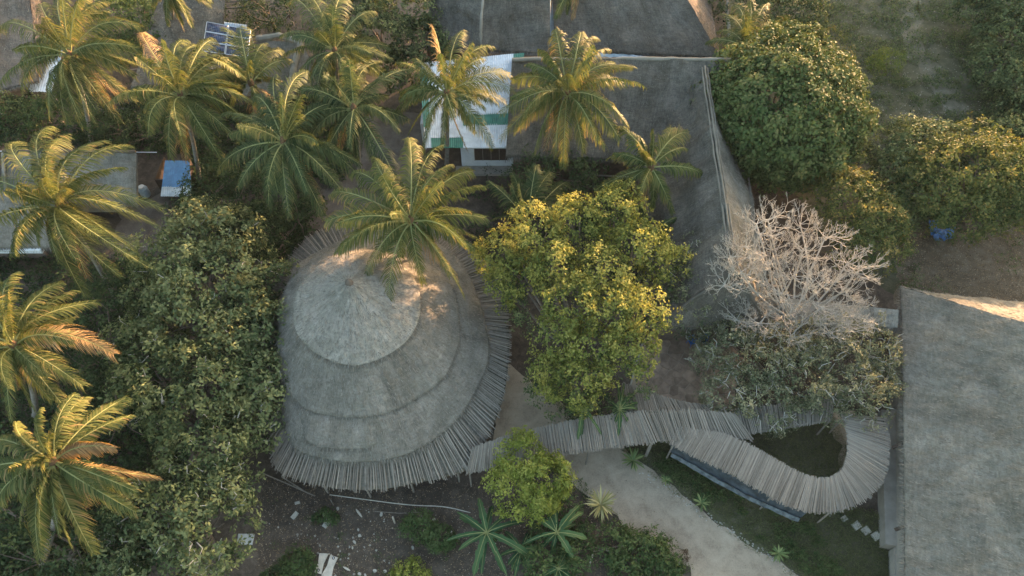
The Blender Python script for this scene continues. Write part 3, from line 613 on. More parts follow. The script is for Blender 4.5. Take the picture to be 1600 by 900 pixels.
for px_, py_ in ((48, 140), (78, 140), (92, 80)): p = W(px_, py_, 2.3); mb = MB(); mb.tube([[p[0], p[1], 0], p - [0, 0, .03]], 0.05, 5); mb.obj('post', M['wood_grey'], cv)
h2 = thing('thatched_house', 'grey thatched house behind the palms with solar panels at its edge', 'house', (*W(285, 70, 0)[:2], 0))
slope(h2, [W(255, -30, 6.0), W(352, -25, 6.0), W(345, 118, 2.8), W(205, 140, 2.8)], 'thatch_dark', 0.2, 14, straw='straw', lump=0.1)
walls(h2, [W(215, 150, 0), W(345, 130, 0)], 2.8, 'mud_wall')
for k, y in enumerate((2, 12)):
    mb = MB(); mb.tube([W(335, y + 2, 3.4), W(395, y - 2, 3.4)], 0.09, 5); mb.obj('beam', M['wood_grey'], h2)
# solar array
sa = thing('solar_array', 'tilted rack of framed solar panels beside the grey thatch', 'solar panels', (*W(352, 75, 0)[:2], 0))
cor = [W(322.7, 33.6, 6.6), W(392.5, 46.7, 6.6), W(388, 90, 5.5), W(315.5, 80, 5.5)]
def bil(u, v): return (cor[0] * (1 - u) + cor[1] * u) * (1 - v) + (cor[3] * (1 - u) + cor[2] * u) * v
nn = nrm(np.cross(cor[1] - cor[0], cor[3] - cor[0])); nn = nn if nn[2] > 0 else -nn
for i in range(2):
    for j in range(3):
        g = 0.012; Qd = [bil(i / 2 + g, j / 3 + g), bil((i + 1) / 2 - g, j / 3 + g), bil((i + 1) / 2 - g, (j + 1) / 3 - g), bil(i / 2 + g, (j + 1) / 3 - g)]
        V = np.array(Qd + [p - nn * 0.04 for p in Qd]); uv = np.array([(0, 0), (1.9, 0), (1.9, 1), (0, 1)] * 2, float)
        F = np.array([(3, 2, 1, 0), (4, 5, 6, 7), (0, 1, 5, 4), (1, 2, 6, 5), (2, 3, 7, 6), (3, 0, 4, 7)]); po = fast('solar_panel', V, F, M['panel'], sa, uv=uv)
        fr = MB()
        for k in range(4): a, b = Qd[k], Qd[(k + 1) % 4]; fr.tube([a + nn * 0.012, b + nn * 0.012], 0.035, 4)
        fr.obj('frame', M['aluminium'], po)
for u, v in ((0.05, 0.95), (0.95, 0.95), (0.05, 0.05), (0.95, 0.05)):
    p = bil(u, v); mb = MB(); mb.tube([[p[0], p[1], 0], p - [0, 0, 0.05]], 0.05, 5); mb.obj('post', M['aluminium'], sa)
cv = thing('metal_sheet', 'light grey metal sheet sticking out behind the solar panels', 'metal sheet', (*W(368, 42, 0)[:2], 3.9))
corrugated('roof_sheet', [W(350, 34, 6.4), W(386, 39, 6.4), W(386, 50, 6.1), W(352, 46, 6.1)], 'metal_grey', cv)
h3 = thing('thatched_hut', 'small hipped thatch roof with a pale ridge among the upper palms', 'hut', (*W(440, 100, 0)[:2], 0))
a, b = W(402, 62, 5.6), W(470, 66, 5.8)
slope(h3, [a, b, W(448, 150, 3.0), W(378, 150, 3.0)], 'thatch', 0.18, 16, lump=0.1)
slope(h3, [b, b + [.1, .1, 0], W(500, 130, 3.0), W(448, 150, 3.0)], 'thatch', 0.2, 12)
ridge(h3, [a, W(436, 55, 6.0), b], 0.28); ridge(h3, [b, W(448, 148, 3.1)], 0.26)
walls(h3, [W(385, 160, 0), W(450, 160, 0), W(490, 140, 0)], 2.7, 'mud_wall')
h4 = thing('thatched_house', 'weathered thatched roof behind the left palm near the blue sheet roof', 'house', (*W(110, 270, 0)[:2], 0))
slope(h4, [W(4, 238, 4.4), W(212, 237, 4.4), W(214, 316, 2.9), W(0, 316, 2.9)], 'thatch', 0.17, 18, lump=0.08)
ridge(h4, [W(4, 237, 4.45), W(212, 236, 4.45)], 0.13, 'thatch_brown'); ridge(h4, [W(4, 240, 4.4), W(10, 300, 3.3)], 0.1)
walls(h4, [W(5, 330, 0), W(205, 330, 0)], 2.7, 'plaster')
h5 = thing('thatched_house', 'dark bluish thatched roof with a white eave beam at the left edge', 'house', (*W(20, 340, 0)[:2], 0))
slope(h5, [W(-140, 296, 4.6), W(98, 300, 4.6), W(92, 386, 2.9), W(-140, 388, 2.9)], 'thatch', 0.17, 16, lump=0.06)
mb = MB(); mb.box((W(-80, 391, 2.6) + W(66, 391, 2.6)) / 2, (W(66, 389, 2.6)[0] - W(-80, 389, 2.6)[0], 0.3, 0.35)); mb.obj('eave_beam', M['white_wall'], h5)
walls(h5, [W(-130, 402, 0), W(80, 402, 0)], 2.6, 'mud_wall')
bs = thing('blue_shed', 'small shed roofed with blue metal sheet and a pale front strip', 'shed', (*W(275, 285, 0)[:2], 0))
zz = 2.3
corrugated('roof_sheet', [W(258, 251, zz + .25), W(296, 251, zz + .25), W(299, 292, zz), W(253, 292, zz)], 'metal_blue', bs, amp=0.012)
corrugated('roof_sheet', [W(253, 291, zz), W(284, 291, zz), W(284, 307, zz - .12), W(251, 307, zz - .12)], 'metal_grey', bs, amp=0.012, label='pale grey front roof sheet')
corrugated('roof_sheet', [W(286, 290, zz + .02), W(299, 290, zz + .02), W(298, 307, zz - .1), W(286, 307, zz - .1)], 'metal_grey', bs, amp=0.012, label='pale grey front roof sheet')
p0, p1 = W(254, 312, 0) + [0.1, 0.3, 0], W(296, 312, 0) + [-0.1, 0.3, 0]
walls(bs, [p0 + [0, 2.6, 0], p0, p1, p1 + [0, 2.6, 0]], 2.05, 'wood_dark', 0.08)
bk = thing('water_tank', 'small white-topped water container beside the blue shed', 'tank', W(229, 305, 0))
p = W(229, 305, 0); mb = MB(); mb.tube([p, p + [0, 0, 0.05], p + [0, 0, 0.75], p + [0, 0, 0.9]], [0.34, 0.38, 0.38, 0.3], 14); mb.obj('body', M['metal_grey'], bk, smooth=True)
mb = MB(); mb.tube([p + [0, 0, 0.9], p + [0, 0, 1.02], p + [0, 0, 1.05]], [0.24, 0.24, 0.2], 12); mb.obj('lid', M['white_wall'], bk)
# wall ridge behind the bare tree
lr = thing('thatched_lean_to', 'narrow grey lean-to roof partly hidden under the bare tree', 'roof', (*W(1300, 490, 0)[:2], 0))
slope(lr, [W(1190, 462, 3.3), W(1404, 484, 3.3), W(1404, 512, 2.7), W(1190, 508, 2.7)], 'thatch_pale', 0.18, 14)
for x in (1200, 1260, 1330, 1395): p = W(x, 508, 2.5); mb = MB(); mb.tube([[p[0], p[1] + .2, 0], [p[0], p[1] + .2, 2.6]], 0.07, 6); mb.obj('post', M['wood_grey'], lr)
# gutter tarp beside the curved canopy
n = 60; TA = resamp(smooth_line([W(x, y, 2.2) for x, y in [(1048, 694), (1080, 708), (1130, 735), (1180, 762), (1225, 785), (1262, 800)]]), n)
TB = resamp(smooth_line([W(x, y, 1.5) for x, y in [(1050, 708), (1075, 722), (1120, 748), (1170, 775), (1215, 796), (1250, 810)]]), n)
t = np.linspace(0, 1, 14)[:, None, None]; P = TA[None] * (1 - t) + TB[None] * t; P[..., 2] -= 0.35 * np.sin(np.pi * t)[..., 0]; P += (sn(P, 0.35) * 0.06)[..., None] * UP
tone_r = thing('hanging_tarp', 'long wrinkled slate-blue plastic sheet hung along the curved canopy edge', 'tarp', (*W(1150, 755, 0)[:2], 0))
def gridmesh(name, P, mt, root):
    a, b = P.shape[:2]; i, j = np.meshgrid(np.arange(a - 1), np.arange(b - 1), indexing='ij'); k = (i * b + j).ravel()
    return fast(name, P.reshape(-1, 3), np.stack([k, k + 1, k + b + 1, k + b], 1), M[mt], root, smooth=True)
gridmesh('sheet', P, 'tarp_slate', tone_r)
HB = TB.copy(); t = np.linspace(0, 1, 4)[:, None, None]; P2 = HB[None] + np.array([-0.10, -0.16, 0.02]) * t; P2[..., 2] -= (0.18 * t)[..., 0]; P2 += (sn(P2, 0.3) * 0.05)[..., None] * UP
gridmesh('hem', P2, 'tarp_grey', tone_r)

# ------------------------------------------------------------------ foliage
def leaves(name, pos, nor, size, k, mt, parent=None, base=None, spread=0.9, asp=0.42, jit=0.5, tone=None, droop=0.15, ts=0.16):
    """clusters at pos with k leaves each, spreading round the cluster normal"""
    n = len(pos); nor = nrm(nor); p = np.repeat(pos, k, 0); N = np.repeat(nor, k, 0); m = n * k
    R = rng.normal(size=(m, 3)); tang = nrm(R - N * (R * N).sum(1, keepdims=True)); d = nrm(tang * spread + N * rng.uniform(0.1, 0.9, (m, 1)) - UP * droop)
    p = p + rng.normal(0, size * jit, (m, 3)); L = size * rng.uniform(0.6, 1.3, (m, 1)); s = nrm(np.cross(d, N + rng.normal(0, 0.35, (m, 3)))); u = np.cross(s, d)
    wv = L * asp * 0.5; mid = p + d * L * 0.5
    V = np.stack([p, mid + s * wv + u * wv * 0.35, p + d * L - u * L * 0.1, mid - s * wv + u * wv * 0.35], 1).reshape(-1, 3)
    tn = rng.beta(2, 2.5, n) if tone is None else tone; tn = np.clip(np.repeat(tn, k) + rng.normal(0, ts, m), 0, 1)
    return fast(name, V, np.arange(4 * m).reshape(-1, 4), mt, parent, base=base, tone=np.repeat(tn, 4))

def lobe_points(c, r, n, inner=0.25, bumpy=0.16, bs=1.2, rc=0.45):
    """sub-clumps on the lobe's shell, each a small dome of leaf clusters"""
    r = np.array(r, float); area = 2.6 * math.pi * r[0] * (r[0] + r[2]) / 1.2; nc = max(6, int(area / (rc * rc * 2.1)))
    d = nrm(rng.normal(size=(nc * 2, 3))); d = d[d[:, 2] > -0.4][:nc]; nc = len(d)
    B = 1 + bumpy * sn(d * r + c, bs * 1.6) + rng.normal(0, 0.045, nc)
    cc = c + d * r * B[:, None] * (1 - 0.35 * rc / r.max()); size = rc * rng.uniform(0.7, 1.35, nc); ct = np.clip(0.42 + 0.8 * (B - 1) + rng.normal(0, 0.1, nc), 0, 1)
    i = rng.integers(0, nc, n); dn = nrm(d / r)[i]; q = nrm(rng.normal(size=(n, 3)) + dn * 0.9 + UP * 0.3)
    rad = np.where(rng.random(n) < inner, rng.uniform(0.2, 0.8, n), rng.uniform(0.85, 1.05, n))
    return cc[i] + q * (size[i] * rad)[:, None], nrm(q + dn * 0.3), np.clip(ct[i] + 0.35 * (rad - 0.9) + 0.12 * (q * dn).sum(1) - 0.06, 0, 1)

def tree(label, foot, lobes, leaf, size=0.22, k=7, dens=9, group=None, name='leafy_tree', cat='tree', bark='bark', bumpy=0.16, asp=0.42, tw=0.2, bs=1.2, spread=0.9, inner=0.25, branch_n=None, tone_add=0.0, rc=0.45, twigs=0, twig_mat='bark_pale'):
    """foot: photo px of trunk foot; lobes: (px,py,z,rx[,rz]) metres"""
    f = W(foot[0], foot[1], 0); root = thing(name, label, cat, f, group)
    Ps, Ns, Ts = [], [], []; trunk_top = f + (np.mean([W(a[0], a[1], a[2]) for a in lobes], 0) - f) * [0.35, 0.35, 0.5]
    cs = []
    for L_ in lobes:
        c = W(L_[0], L_[1], L_[2]); rx = L_[3]; rz = L_[4] if len(L_) > 4 else rx * 0.75; cs.append((c, rx, rz))
        p, q, t = lobe_points(c, (rx, rx, rz), int(dens * 5.2 * rx * max(rx, rz)) + 10, inner, bumpy, bs, min(rc, rx * 0.45)); Ps.append(p); Ns.append(q); Ts.append(t + rng.normal(0, 0.04))
    for i in range(len(Ps)):               # drop what other lobes bury
        kp = np.ones(len(Ps[i]), bool)
        for j, (c, rx, rz) in enumerate(cs):
            if j != i: kp &= np.linalg.norm((Ps[i] - c) / [rx, rx, rz], axis=1) > 0.62
        Ps[i], Ns[i], Ts[i] = Ps[i][kp], Ns[i][kp], Ts[i][kp]
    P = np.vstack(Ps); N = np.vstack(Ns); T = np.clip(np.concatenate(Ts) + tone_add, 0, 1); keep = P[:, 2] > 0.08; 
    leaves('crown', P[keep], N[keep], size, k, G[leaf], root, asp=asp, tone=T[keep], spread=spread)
    zt = max(0.3, trunk_top[2]); mid = (f + trunk_top) / 2 + [tw * 0.8, tw * 0.5, 0]
    mb = MB(); mb.tube(smooth_line([f - [0, 0, 0.1], mid, trunk_top], 2), np.linspace(tw * 1.2, tw * 0.75, len(smooth_line([f, mid, trunk_top], 2))), 8); mb.obj('trunk', M[bark], root, smooth=True)
    for c, rx, rz in cs[:branch_n]:
        m1 = trunk_top * 0.5 + c * 0.5 + [0, 0, -0.15 * rx]; P_ = smooth_line([trunk_top, m1, c + [0, 0, rz * 0.3]], 2); mb = MB(); mb.tube(P_, np.linspace(tw * 0.6, tw * 0.15, len(P_)), 6)
        for q in range(4):
            d = nrm(rng.normal(size=3) + [0, 0, 0.5]); e = c + d * [rx, rx, rz] * 0.85; Pq = smooth_line([m1 * 0.4 + c * 0.6, (c + e) / 2 + [0, 0, -0.1], e], 1); mb.tube(Pq, np.linspace(tw * 0.25, tw * 0.06, len(Pq)), 5)
        mb.obj('limb', M[bark], root, smooth=True)
    if twigs:
        mb = MB(); idx = rng.choice(len(P), twigs)
        for i in idx:
            a = P[i] - N[i] * 0.5; e = P[i] + nrm(N[i] + rng.normal(0, .6, 3)) * 0.35; j = (a + e) / 2 + rng.normal(0, .12, 3); mb.tube([a, j, e], [0.035, 0.028, 0.015], 4, False)
        o = mb.obj('twig', M[twig_mat], root); o['kind'] = 'stuff'
    return root

# left bank of large dark glossy trees
tree('broad rosette-leaved tree with sunlit yellowish top left of the round hut', (330, 600), [(320, 450, 4.8, 2.77, 2.4), (270, 410, 4.6, 2.18), (365, 420, 4.4, 2.10), (345, 375, 4.3, 2.02), (388, 480, 4.5, 1.76), (300, 500, 4.8, 2.35), (370, 530, 4.1, 2.18), (310, 360, 4.2, 1.85), (250, 470, 3.6, 1.85)], 'cashew', 0.27, 7, 17, asp=0.5, tw=0.3, bs=0.9, bumpy=0.3, twigs=110, tone_add=0.26, rc=0.62)
tree('dark glossy tree just below the rosette-leaved tree at the hut side', (300, 720), [(415, 520, 4.0, 1.7), (412, 595, 3.8, 1.7), (405, 655, 3.2, 1.5), (418, 450, 4.0, 1.5), (250, 590, 4.2, 2.35), (325, 590, 4.8, 2.18), (385, 590, 4.0, 1.76), (220, 550, 4.1, 1.85), (290, 650, 4.7, 2.10), (378, 650, 3.0, 1.43)], 'cashew', 0.27, 7, 17, asp=0.5, tw=0.3, bs=0.9, bumpy=0.3, twigs=90, tone_add=0.12, rc=0.55)
tree('grey-green tree at lower left between palm and garden', (330, 860), [(315, 720, 4.0, 2.02), (345, 765, 3.8, 1.60), (290, 790, 4.0, 2.18), (230, 790, 3.9, 1.85), (330, 830, 3.7, 2.02), (260, 860, 3.0, 1.85), (190, 850, 2.5, 1.68), (340, 690, 4.6, 1.60)], 'cashew', 0.25, 7, 19, asp=0.5, tw=0.28, bs=0.8, bumpy=0.3, twigs=120, tone_add=0.16, rc=0.55)
tree('low shadowed tree at the bottom left corner under the palm', (120, 890), [(120, 850, 2.4, 2.4), (50, 880, 2.0, 2.2), (180, 900, 2.6, 2.0), (20, 800, 1.8, 2.2), (130, 780, 2.2, 2.0)], 'shade', 0.24, 7, 8)
tree('dark shrubby tree between the left palms and the rosette-leaved tree', (170, 560), [(160, 520, 2.4, 2.6), (200, 600, 2.8, 2.4), (130, 580, 2.0, 2.2), (190, 680, 2.6, 2.2), (170, 470, 2.2, 2.2), (220, 440, 2.6, 2.0)], 'shade', 0.22, 7, 9, tone_add=0.15)
tree('ragged green shrub under the top left lean-to and thatch eave', (15, 190), [(10, 185, 1.8, 2.0), (50, 175, 1.6, 1.6), (-30, 200, 2.0, 2.2), (35, 205, 1.4, 1.6)], 'cashew', 0.24, 6, 17, asp=0.55, name='shrub', cat='shrub')
tree('dark shaded tree beside the blue shed', (340, 320), [(330, 300, 3.2, 2.3), (370, 320, 3.4, 2.4), (400, 360, 3.0, 2.2), (310, 335, 2.6, 1.8), (420, 300, 2.6, 2.0)], 'shade', 0.24, 7, 9, tone_add=0.1)
tree('dense dark tree at the top among the upper palms', (630, 130), [(620, 20, 5.5, 3.2), (590, 60, 5.0, 3.0), (650, 70, 4.6, 2.6), (560, 20, 4.8, 2.8), (640, 115, 3.8, 2.2)], 'cashew', 0.26, 6, 16, asp=0.55, tw=0.3)
tree('bright green bushy tree behind the top left palm', (215, 90), [(205, 40, 3.8, 2.6), (235, 62, 3.2, 2.2), (180, 20, 3.6, 2.4), (230, 15, 3.4, 2.2), (190, 80, 2.6, 2.0)], 'green', 0.23, 6, 18, asp=0.5)
tree('dark leafy tree at the top edge beside the beams', (430, 50), [(420, 15, 4.2, 2.6), (400, 40, 3.2, 2.0), (460, 25, 4.0, 2.4), (380, 20, 3.0, 2.0)], 'shade', 0.24, 7, 9, tone_add=0.1)
tree('low dark bush below the second palm crown', (235, 225), [(225, 215, 1.8, 2.0), (180, 205, 1.6, 2.0), (265, 205, 1.8, 1.8), (150, 190, 1.8, 1.8), (215, 180, 1.8, 2.2)], 'shade', 0.24, 7, 8, tone_add=0.15)
tree('green bush between the top left lean-to and the palm trunk', (100, 195), [(95, 180, 2.2, 2.0), (60, 190, 1.8, 1.9), (125, 200, 1.8, 1.6), (20, 200, 1.8, 2.2)], 'green', 0.24, 7, 8, tone_add=-0.2)
tree('dark shrub in front of the white house', (850, 275), [(845, 260, 2.2, 1.8), (880, 270, 2.2, 1.8), (915, 290, 2.0, 1.8), (825, 280, 1.6, 1.5), (860, 235, 2.2, 1.6), (930, 320, 2.0, 1.8)], 'shade', 0.26, 7, 9, tone_add=0.25)
tree('dark shrub between the yard and the rosette-leaved tree', (450, 370), [(440, 370, 2.0, 2.0), (470, 340, 1.8, 1.8), (430, 400, 1.8, 1.6)], 'shade', 0.22, 7, 8)
# centre
tree('big yellow-green tree with sunlit lobes to the right of the round hut', (900, 640),
     [(905, 350, 7.5, 1.56, 1.36), (965, 335, 7.2, 1.72, 1.44), (1000, 385, 7.5, 1.64, 1.36), (1035, 410, 6.1, 1.31, 1.19), (835, 365, 7.1, 1.64, 1.44), (785, 400, 5.8, 1.48, 1.36), (870, 420, 7.3, 1.39, 1.27), (940, 425, 7.1, 1.64, 1.36),
      (885, 475, 7.3, 1.56, 1.36), (960, 490, 7.0, 1.72, 1.44), (1005, 490, 7.3, 1.31, 1.19), (925, 545, 5.7, 1.72, 1.44), (985, 545, 5.9, 1.39, 1.27), (870, 530, 5.6, 1.31, 1.19), (900, 600, 5.3, 1.56, 1.36), (860, 590, 3.7, 1.23, 1.10), (815, 430, 5.8, 1.31, 1.27), (790, 450, 4.8, 1.4)],
     'yellow', 0.185, 6, 34, tw=0.28, bumpy=0.2, bs=0.55, asp=0.6, inner=0.2, rc=0.55, tone_add=0.08)
tree('dark understorey tree showing beneath the yellow-green tree', (900, 640), [(840, 470, 3.6, 2.2), (880, 600, 2.8, 2.0), (960, 590, 2.8, 1.8), (950, 400, 4.2, 2.6), (1000, 460, 3.6, 2.2), (930, 640, 1.8, 1.3)], 'cashew', 0.22, 7, 8)
tree('small lime-green tree in front of the pole canopy', (825, 800), [(815, 720, 3.4, 1.3), (850, 750, 3.2, 1.4), (800, 765, 3.0, 1.2), (835, 785, 2.6, 1.1), (865, 755, 2.6, 0.8)], 'lime', 0.17, 6, 66, tw=0.1, tone_add=0.12, bumpy=0.2, bs=0.45, asp=0.5)
# right
tree('huge round dark-green tree with a cauliflower crown at the upper right', (1230, 260), [(1218, 180, 4.8, 6.2, 4.6), (1178, 152, 4.4, 3.7, 3.3), (1262, 148, 4.4, 3.7, 3.3), (1220, 120, 4.4, 4.1, 3.4), (1272, 210, 3.8, 2.9, 3.0), (1160, 195, 3.6, 2.8, 3.0), (1228, 235, 3.4, 3.4, 3.2), (1218, 185, 6.2, 4.6, 3.9)], 'mango', 0.29, 6, 36, tw=0.5, bumpy=0.06, bs=0.9, inner=0.25, asp=0.58, rc=0.62)
tree('grey-green feathery tree left of the bare tree', (1110, 520), [(1100, 410, 4.4, 1.9), (1082, 440, 4.0, 2.0), (1128, 425, 4.4, 1.6), (1130, 475, 2.4, 2.0), (1072, 490, 2.3, 1.8), (1118, 365, 2.2, 1.5), (1060, 440, 2.3, 1.5)], 'olive', 0.16, 7, 26, asp=0.5, tone_add=-0.25, twigs=120)
tree('pale olive sprawling bush in front of the bare tree', (1250, 650), [(1250, 590, 3.2, 2.3), (1180, 570, 2.9, 2.2), (1310, 570, 3.2, 2.2), (1360, 550, 3.2, 1.8), (1345, 610, 3.0, 1.9), (1200, 630, 2.4, 1.8), (1150, 610, 2.3, 1.8), (1120, 575, 2.0, 1.3), (1125, 520, 2.4, 1.6), (1280, 535, 2.4, 1.5), (1220, 540, 2.3, 1.5), (1140, 540, 2.7, 1.6), (1370, 590, 2.6, 1.3), (1285, 620, 2.7, 1.6)], 'olive', 0.15, 7, 30, asp=0.5, tw=0.15, bumpy=0.22, bs=0.7, twigs=420, tone_add=0.0)
tree('amber-tinged tree directly right of the bare branches', (1340, 400), [(1335, 320, 3.8, 2.2), (1365, 350, 3.4, 2.0), (1310, 300, 3.6, 1.8), (1380, 390, 2.6, 1.6), (1350, 390, 2.8, 1.8)], 'amber', 0.21, 6, 22, asp=0.55, bs=0.7)
tree('dark green tree between the round tree and the spreading amber tree', (1430, 290), [(1425, 240, 3.4, 2.6), (1460, 235, 3.2, 2.4), (1410, 280, 2.6, 2.2), (1395, 330, 2.0, 1.8)], 'cashew', 0.24, 6, 17, asp=0.55, tone_add=0.1)
tree('spreading amber and green tree above the bare dirt clearing', (1510, 350), [(1500, 280, 4.2, 3.2), (1545, 270, 4.2, 2.8), (1460, 300, 3.6, 2.6), (1530, 240, 4.2, 2.4), (1570, 300, 3.4, 2.2), (1500, 325, 3.0, 2.8), (1555, 325, 2.6, 2.0), (1450, 265, 3.4, 2.0)], 'amber', 0.22, 6, 20, asp=0.55, bs=0.8, tw=0.25)
tree('dense dark tree in the upper right corner', (1590, 100), [(1590, 60, 3.4, 3.0), (1560, 110, 3.0, 2.6), (1620, 130, 3.2, 3.2), (1580, 10, 3.6, 3.2), (1530, 20, 2.6, 2.4), (1640, 20, 4.0, 3.6)], 'cashew', 0.26, 6, 16, asp=0.55)
tree('dark green tree at the right edge beside the amber tree', (1600, 250), [(1605, 230, 3.2, 2.8), (1640, 280, 3.6, 3.0), (1590, 190, 2.6, 2.2), (1640, 190, 3.2, 3.0)], 'cashew', 0.24, 6, 17, asp=0.55)
tree('dark tree at the top edge beside the pinkish roof end', (1170, 40), [(1160, 10, 3.4, 2.8), (1210, 15, 3.2, 2.8), (1250, 20, 2.8, 2.4), (1200, -30, 3.6, 3.0), (1260, 50, 2.0, 1.6)], 'cashew', 0.24, 6, 17, asp=0.55)
tree('sparse pinkish shrub on the slope right of the round tree', (1310, 75), [(1305, 60, 1.6, 1.1), (1320, 85, 1.2, 0.9), (1290, 50, 1.3, 0.8)], 'amber', 0.2, 6, 6, name='shrub', cat='shrub', tw=0.07, tone_add=0.25)
tree('bright yellow-green rounded shrub alone on the stony slope', (1386, 118), [(1386, 98, 1.3, 1.35, 1.1), (1372, 104, 1.0, 0.9)], 'lime', 0.11, 6, 50, name='shrub', cat='shrub', tw=0.07, bs=0.4, tone_add=-0.25)
# garden shrubs
GS = [('small feathery green shrub below the rail at the middle of the garden', (655, 822), 0.8, 0.75, 'green'), ('darker green shrub beside the white stake', (690, 842), 0.6, 0.7, 'green'), ('bright green ground shrub left of the notched planks', (465, 884), 0.5, 0.85, 'green'),
      ('yellow-green shrub cut by the bottom edge of the photo', (640, 902), 0.5, 0.85, 'lime'), ('small green shrub left of the garden rubble', (510, 805), 0.3, 0.4, 'green'), ('low shrub under the left notched planks', (430, 905), 0.5, 0.7, 'shade')]
for lb, (x, y), z, r, g in GS: tree(lb, (x, y + 8), [(x, y, z, r), (x + 12, y + 6, z * 0.7, r * 0.7), (x - 14, y + 4, z * 0.7, r * 0.7)], g, 0.15, 7, 60, asp=0.5, name='shrub', cat='shrub', tw=0.04)
tree('leafy green thicket beside the sand path at the bottom', (1000, 890), [(1000, 868, 0.8, 1.2), (960, 850, 0.8, 0.9), (1040, 885, 0.8, 1.0), (985, 895, 0.8, 1.1), (1020, 850, 0.5, 0.7)], 'green', 0.19, 7, 34, asp=0.5, name='shrub', cat='shrub', tw=0.06, tone_add=0.1)
tree('mixed green thicket under the banana leaves', (870, 870), [(860, 850, 0.9, 1.1), (900, 870, 0.8, 1.0), (840, 880, 0.8, 1.0), (915, 840, 0.7, 0.7), (880, 800, 0.9, 0.8)], 'green', 0.18, 7, 34, asp=0.5, name='shrub', cat='shrub', tw=0.06)
tree('dark shrub along the sand path under the yellow-green tree', (890, 650), [(870, 630, 0.6, 0.6), (895, 645, 0.6, 0.6), (920, 650, 0.8, 0.8), (850, 605, .6, .5)], 'shade', 0.15, 7, 20, name='shrub', cat='shrub', tw=0.05)
# belt of trees that goes on beyond the slope, outside the frame
tp_ = []; tn_ = []
for k in range(46):
    q = np.array([54, 95, 0]) + np.array([.77, -.64, 0]) * rng.uniform(-95, 75) + np.array([.64, .77, 0]) * rng.uniform(-4, 12)
    hgt = rng.uniform(7.5, 11.5); rr_ = rng.uniform(3, 4.6); p, n_, t_ = lobe_points(q + [0, 0, hgt - rr_ * .8], (rr_, rr_, rr_ * .8), 150, .3, .2, 1.5, 1.0); tp_.append(p); tn_.append(n_)
    p, n_, t_ = lobe_points(q + [0, 0, hgt * .4], (rr_ * .9, rr_ * .9, hgt * .4), 120, .3, .2, 1.5, 1.0); tp_.append(p); tn_.append(n_)
o = leaves('woodland', np.vstack(tp_), np.vstack(tn_), 1.15, 4, G['cashew'], None, base=(0, 0, 0)); tag(o, 'far belt of woodland beyond the stony slope', 'woodland', kind='stuff')
# hillside scrub bushes
sc_pts = []
for t in range(2200):
    x, y = rng.uniform(1190, 1640), rng.uniform(-20, 460)
    if y > 250 and x < 1400: continue
    if y > 345 and 1480 < x: 
        if rng.random() < 0.75: continue
    if abs(x - np.interp(y, [0, 100, 220], [1418, 1455, 1520])) < 22: continue
    if math.hypot(x - 1232, y - 180) < 115: continue
    dens_ = 0.16 + 0.35 * (x > 1500) * (y < 230) + 0.2 * (x < 1320)
    if rng.random() > dens_: continue
    if all(math.hypot(x - a, y - b) > 13 for a, b in sc_pts): sc_pts.append((x, y))
for x, y in sc_pts[:190]:
    r = rng.uniform(0.22, 0.75) * (1.3 if x > 1510 else 1); c = W(x, y, 0)
    lf = 'scrub' if rng.random() < 0.7 else 'green'; tx = np.interp(y, [0, 100, 220], [1418, 1455, 1520])
    where = ('beside the top edge left of the track' if y < 60 and x < tx else 'beside the top edge right of the track' if y < 60 else 'just right of the huge round tree' if x < 1375 and y < 250 else 'on bare stony ground left of the faint track' if x < tx and y < 230
             else 'between the faint track and the dense dark trees' if y < 230 else 'below the huge round tree near the amber trees' if x < 1480 and y < 345 else 'on the dirt clearing below the amber tree' if y > 345 else 'at the right edge behind the amber tree')
    sz_ = 'tiny' if r < 0.34 else 'small' if r < 0.52 else 'medium' if r < 0.7 else 'broad'; hue = 'grey-green' if lf == 'scrub' else 'fresh green'
    root = thing('scrub_bush', f'{sz_} {hue} scrub bush {where}', 'bush', c, f'{sz_} {hue} scrub bushes {where}')
    P, N, T = lobe_points(c + [0, 0, r * 0.5], (r, r, r * 0.8), int(60 * r * r) + 14, 0.3, 0.3, 0.5); kk = P[:, 2] > 0.03
    leaves('foliage', P[kk], N[kk], 0.13, 7, G[lf], root, tone=T[kk])

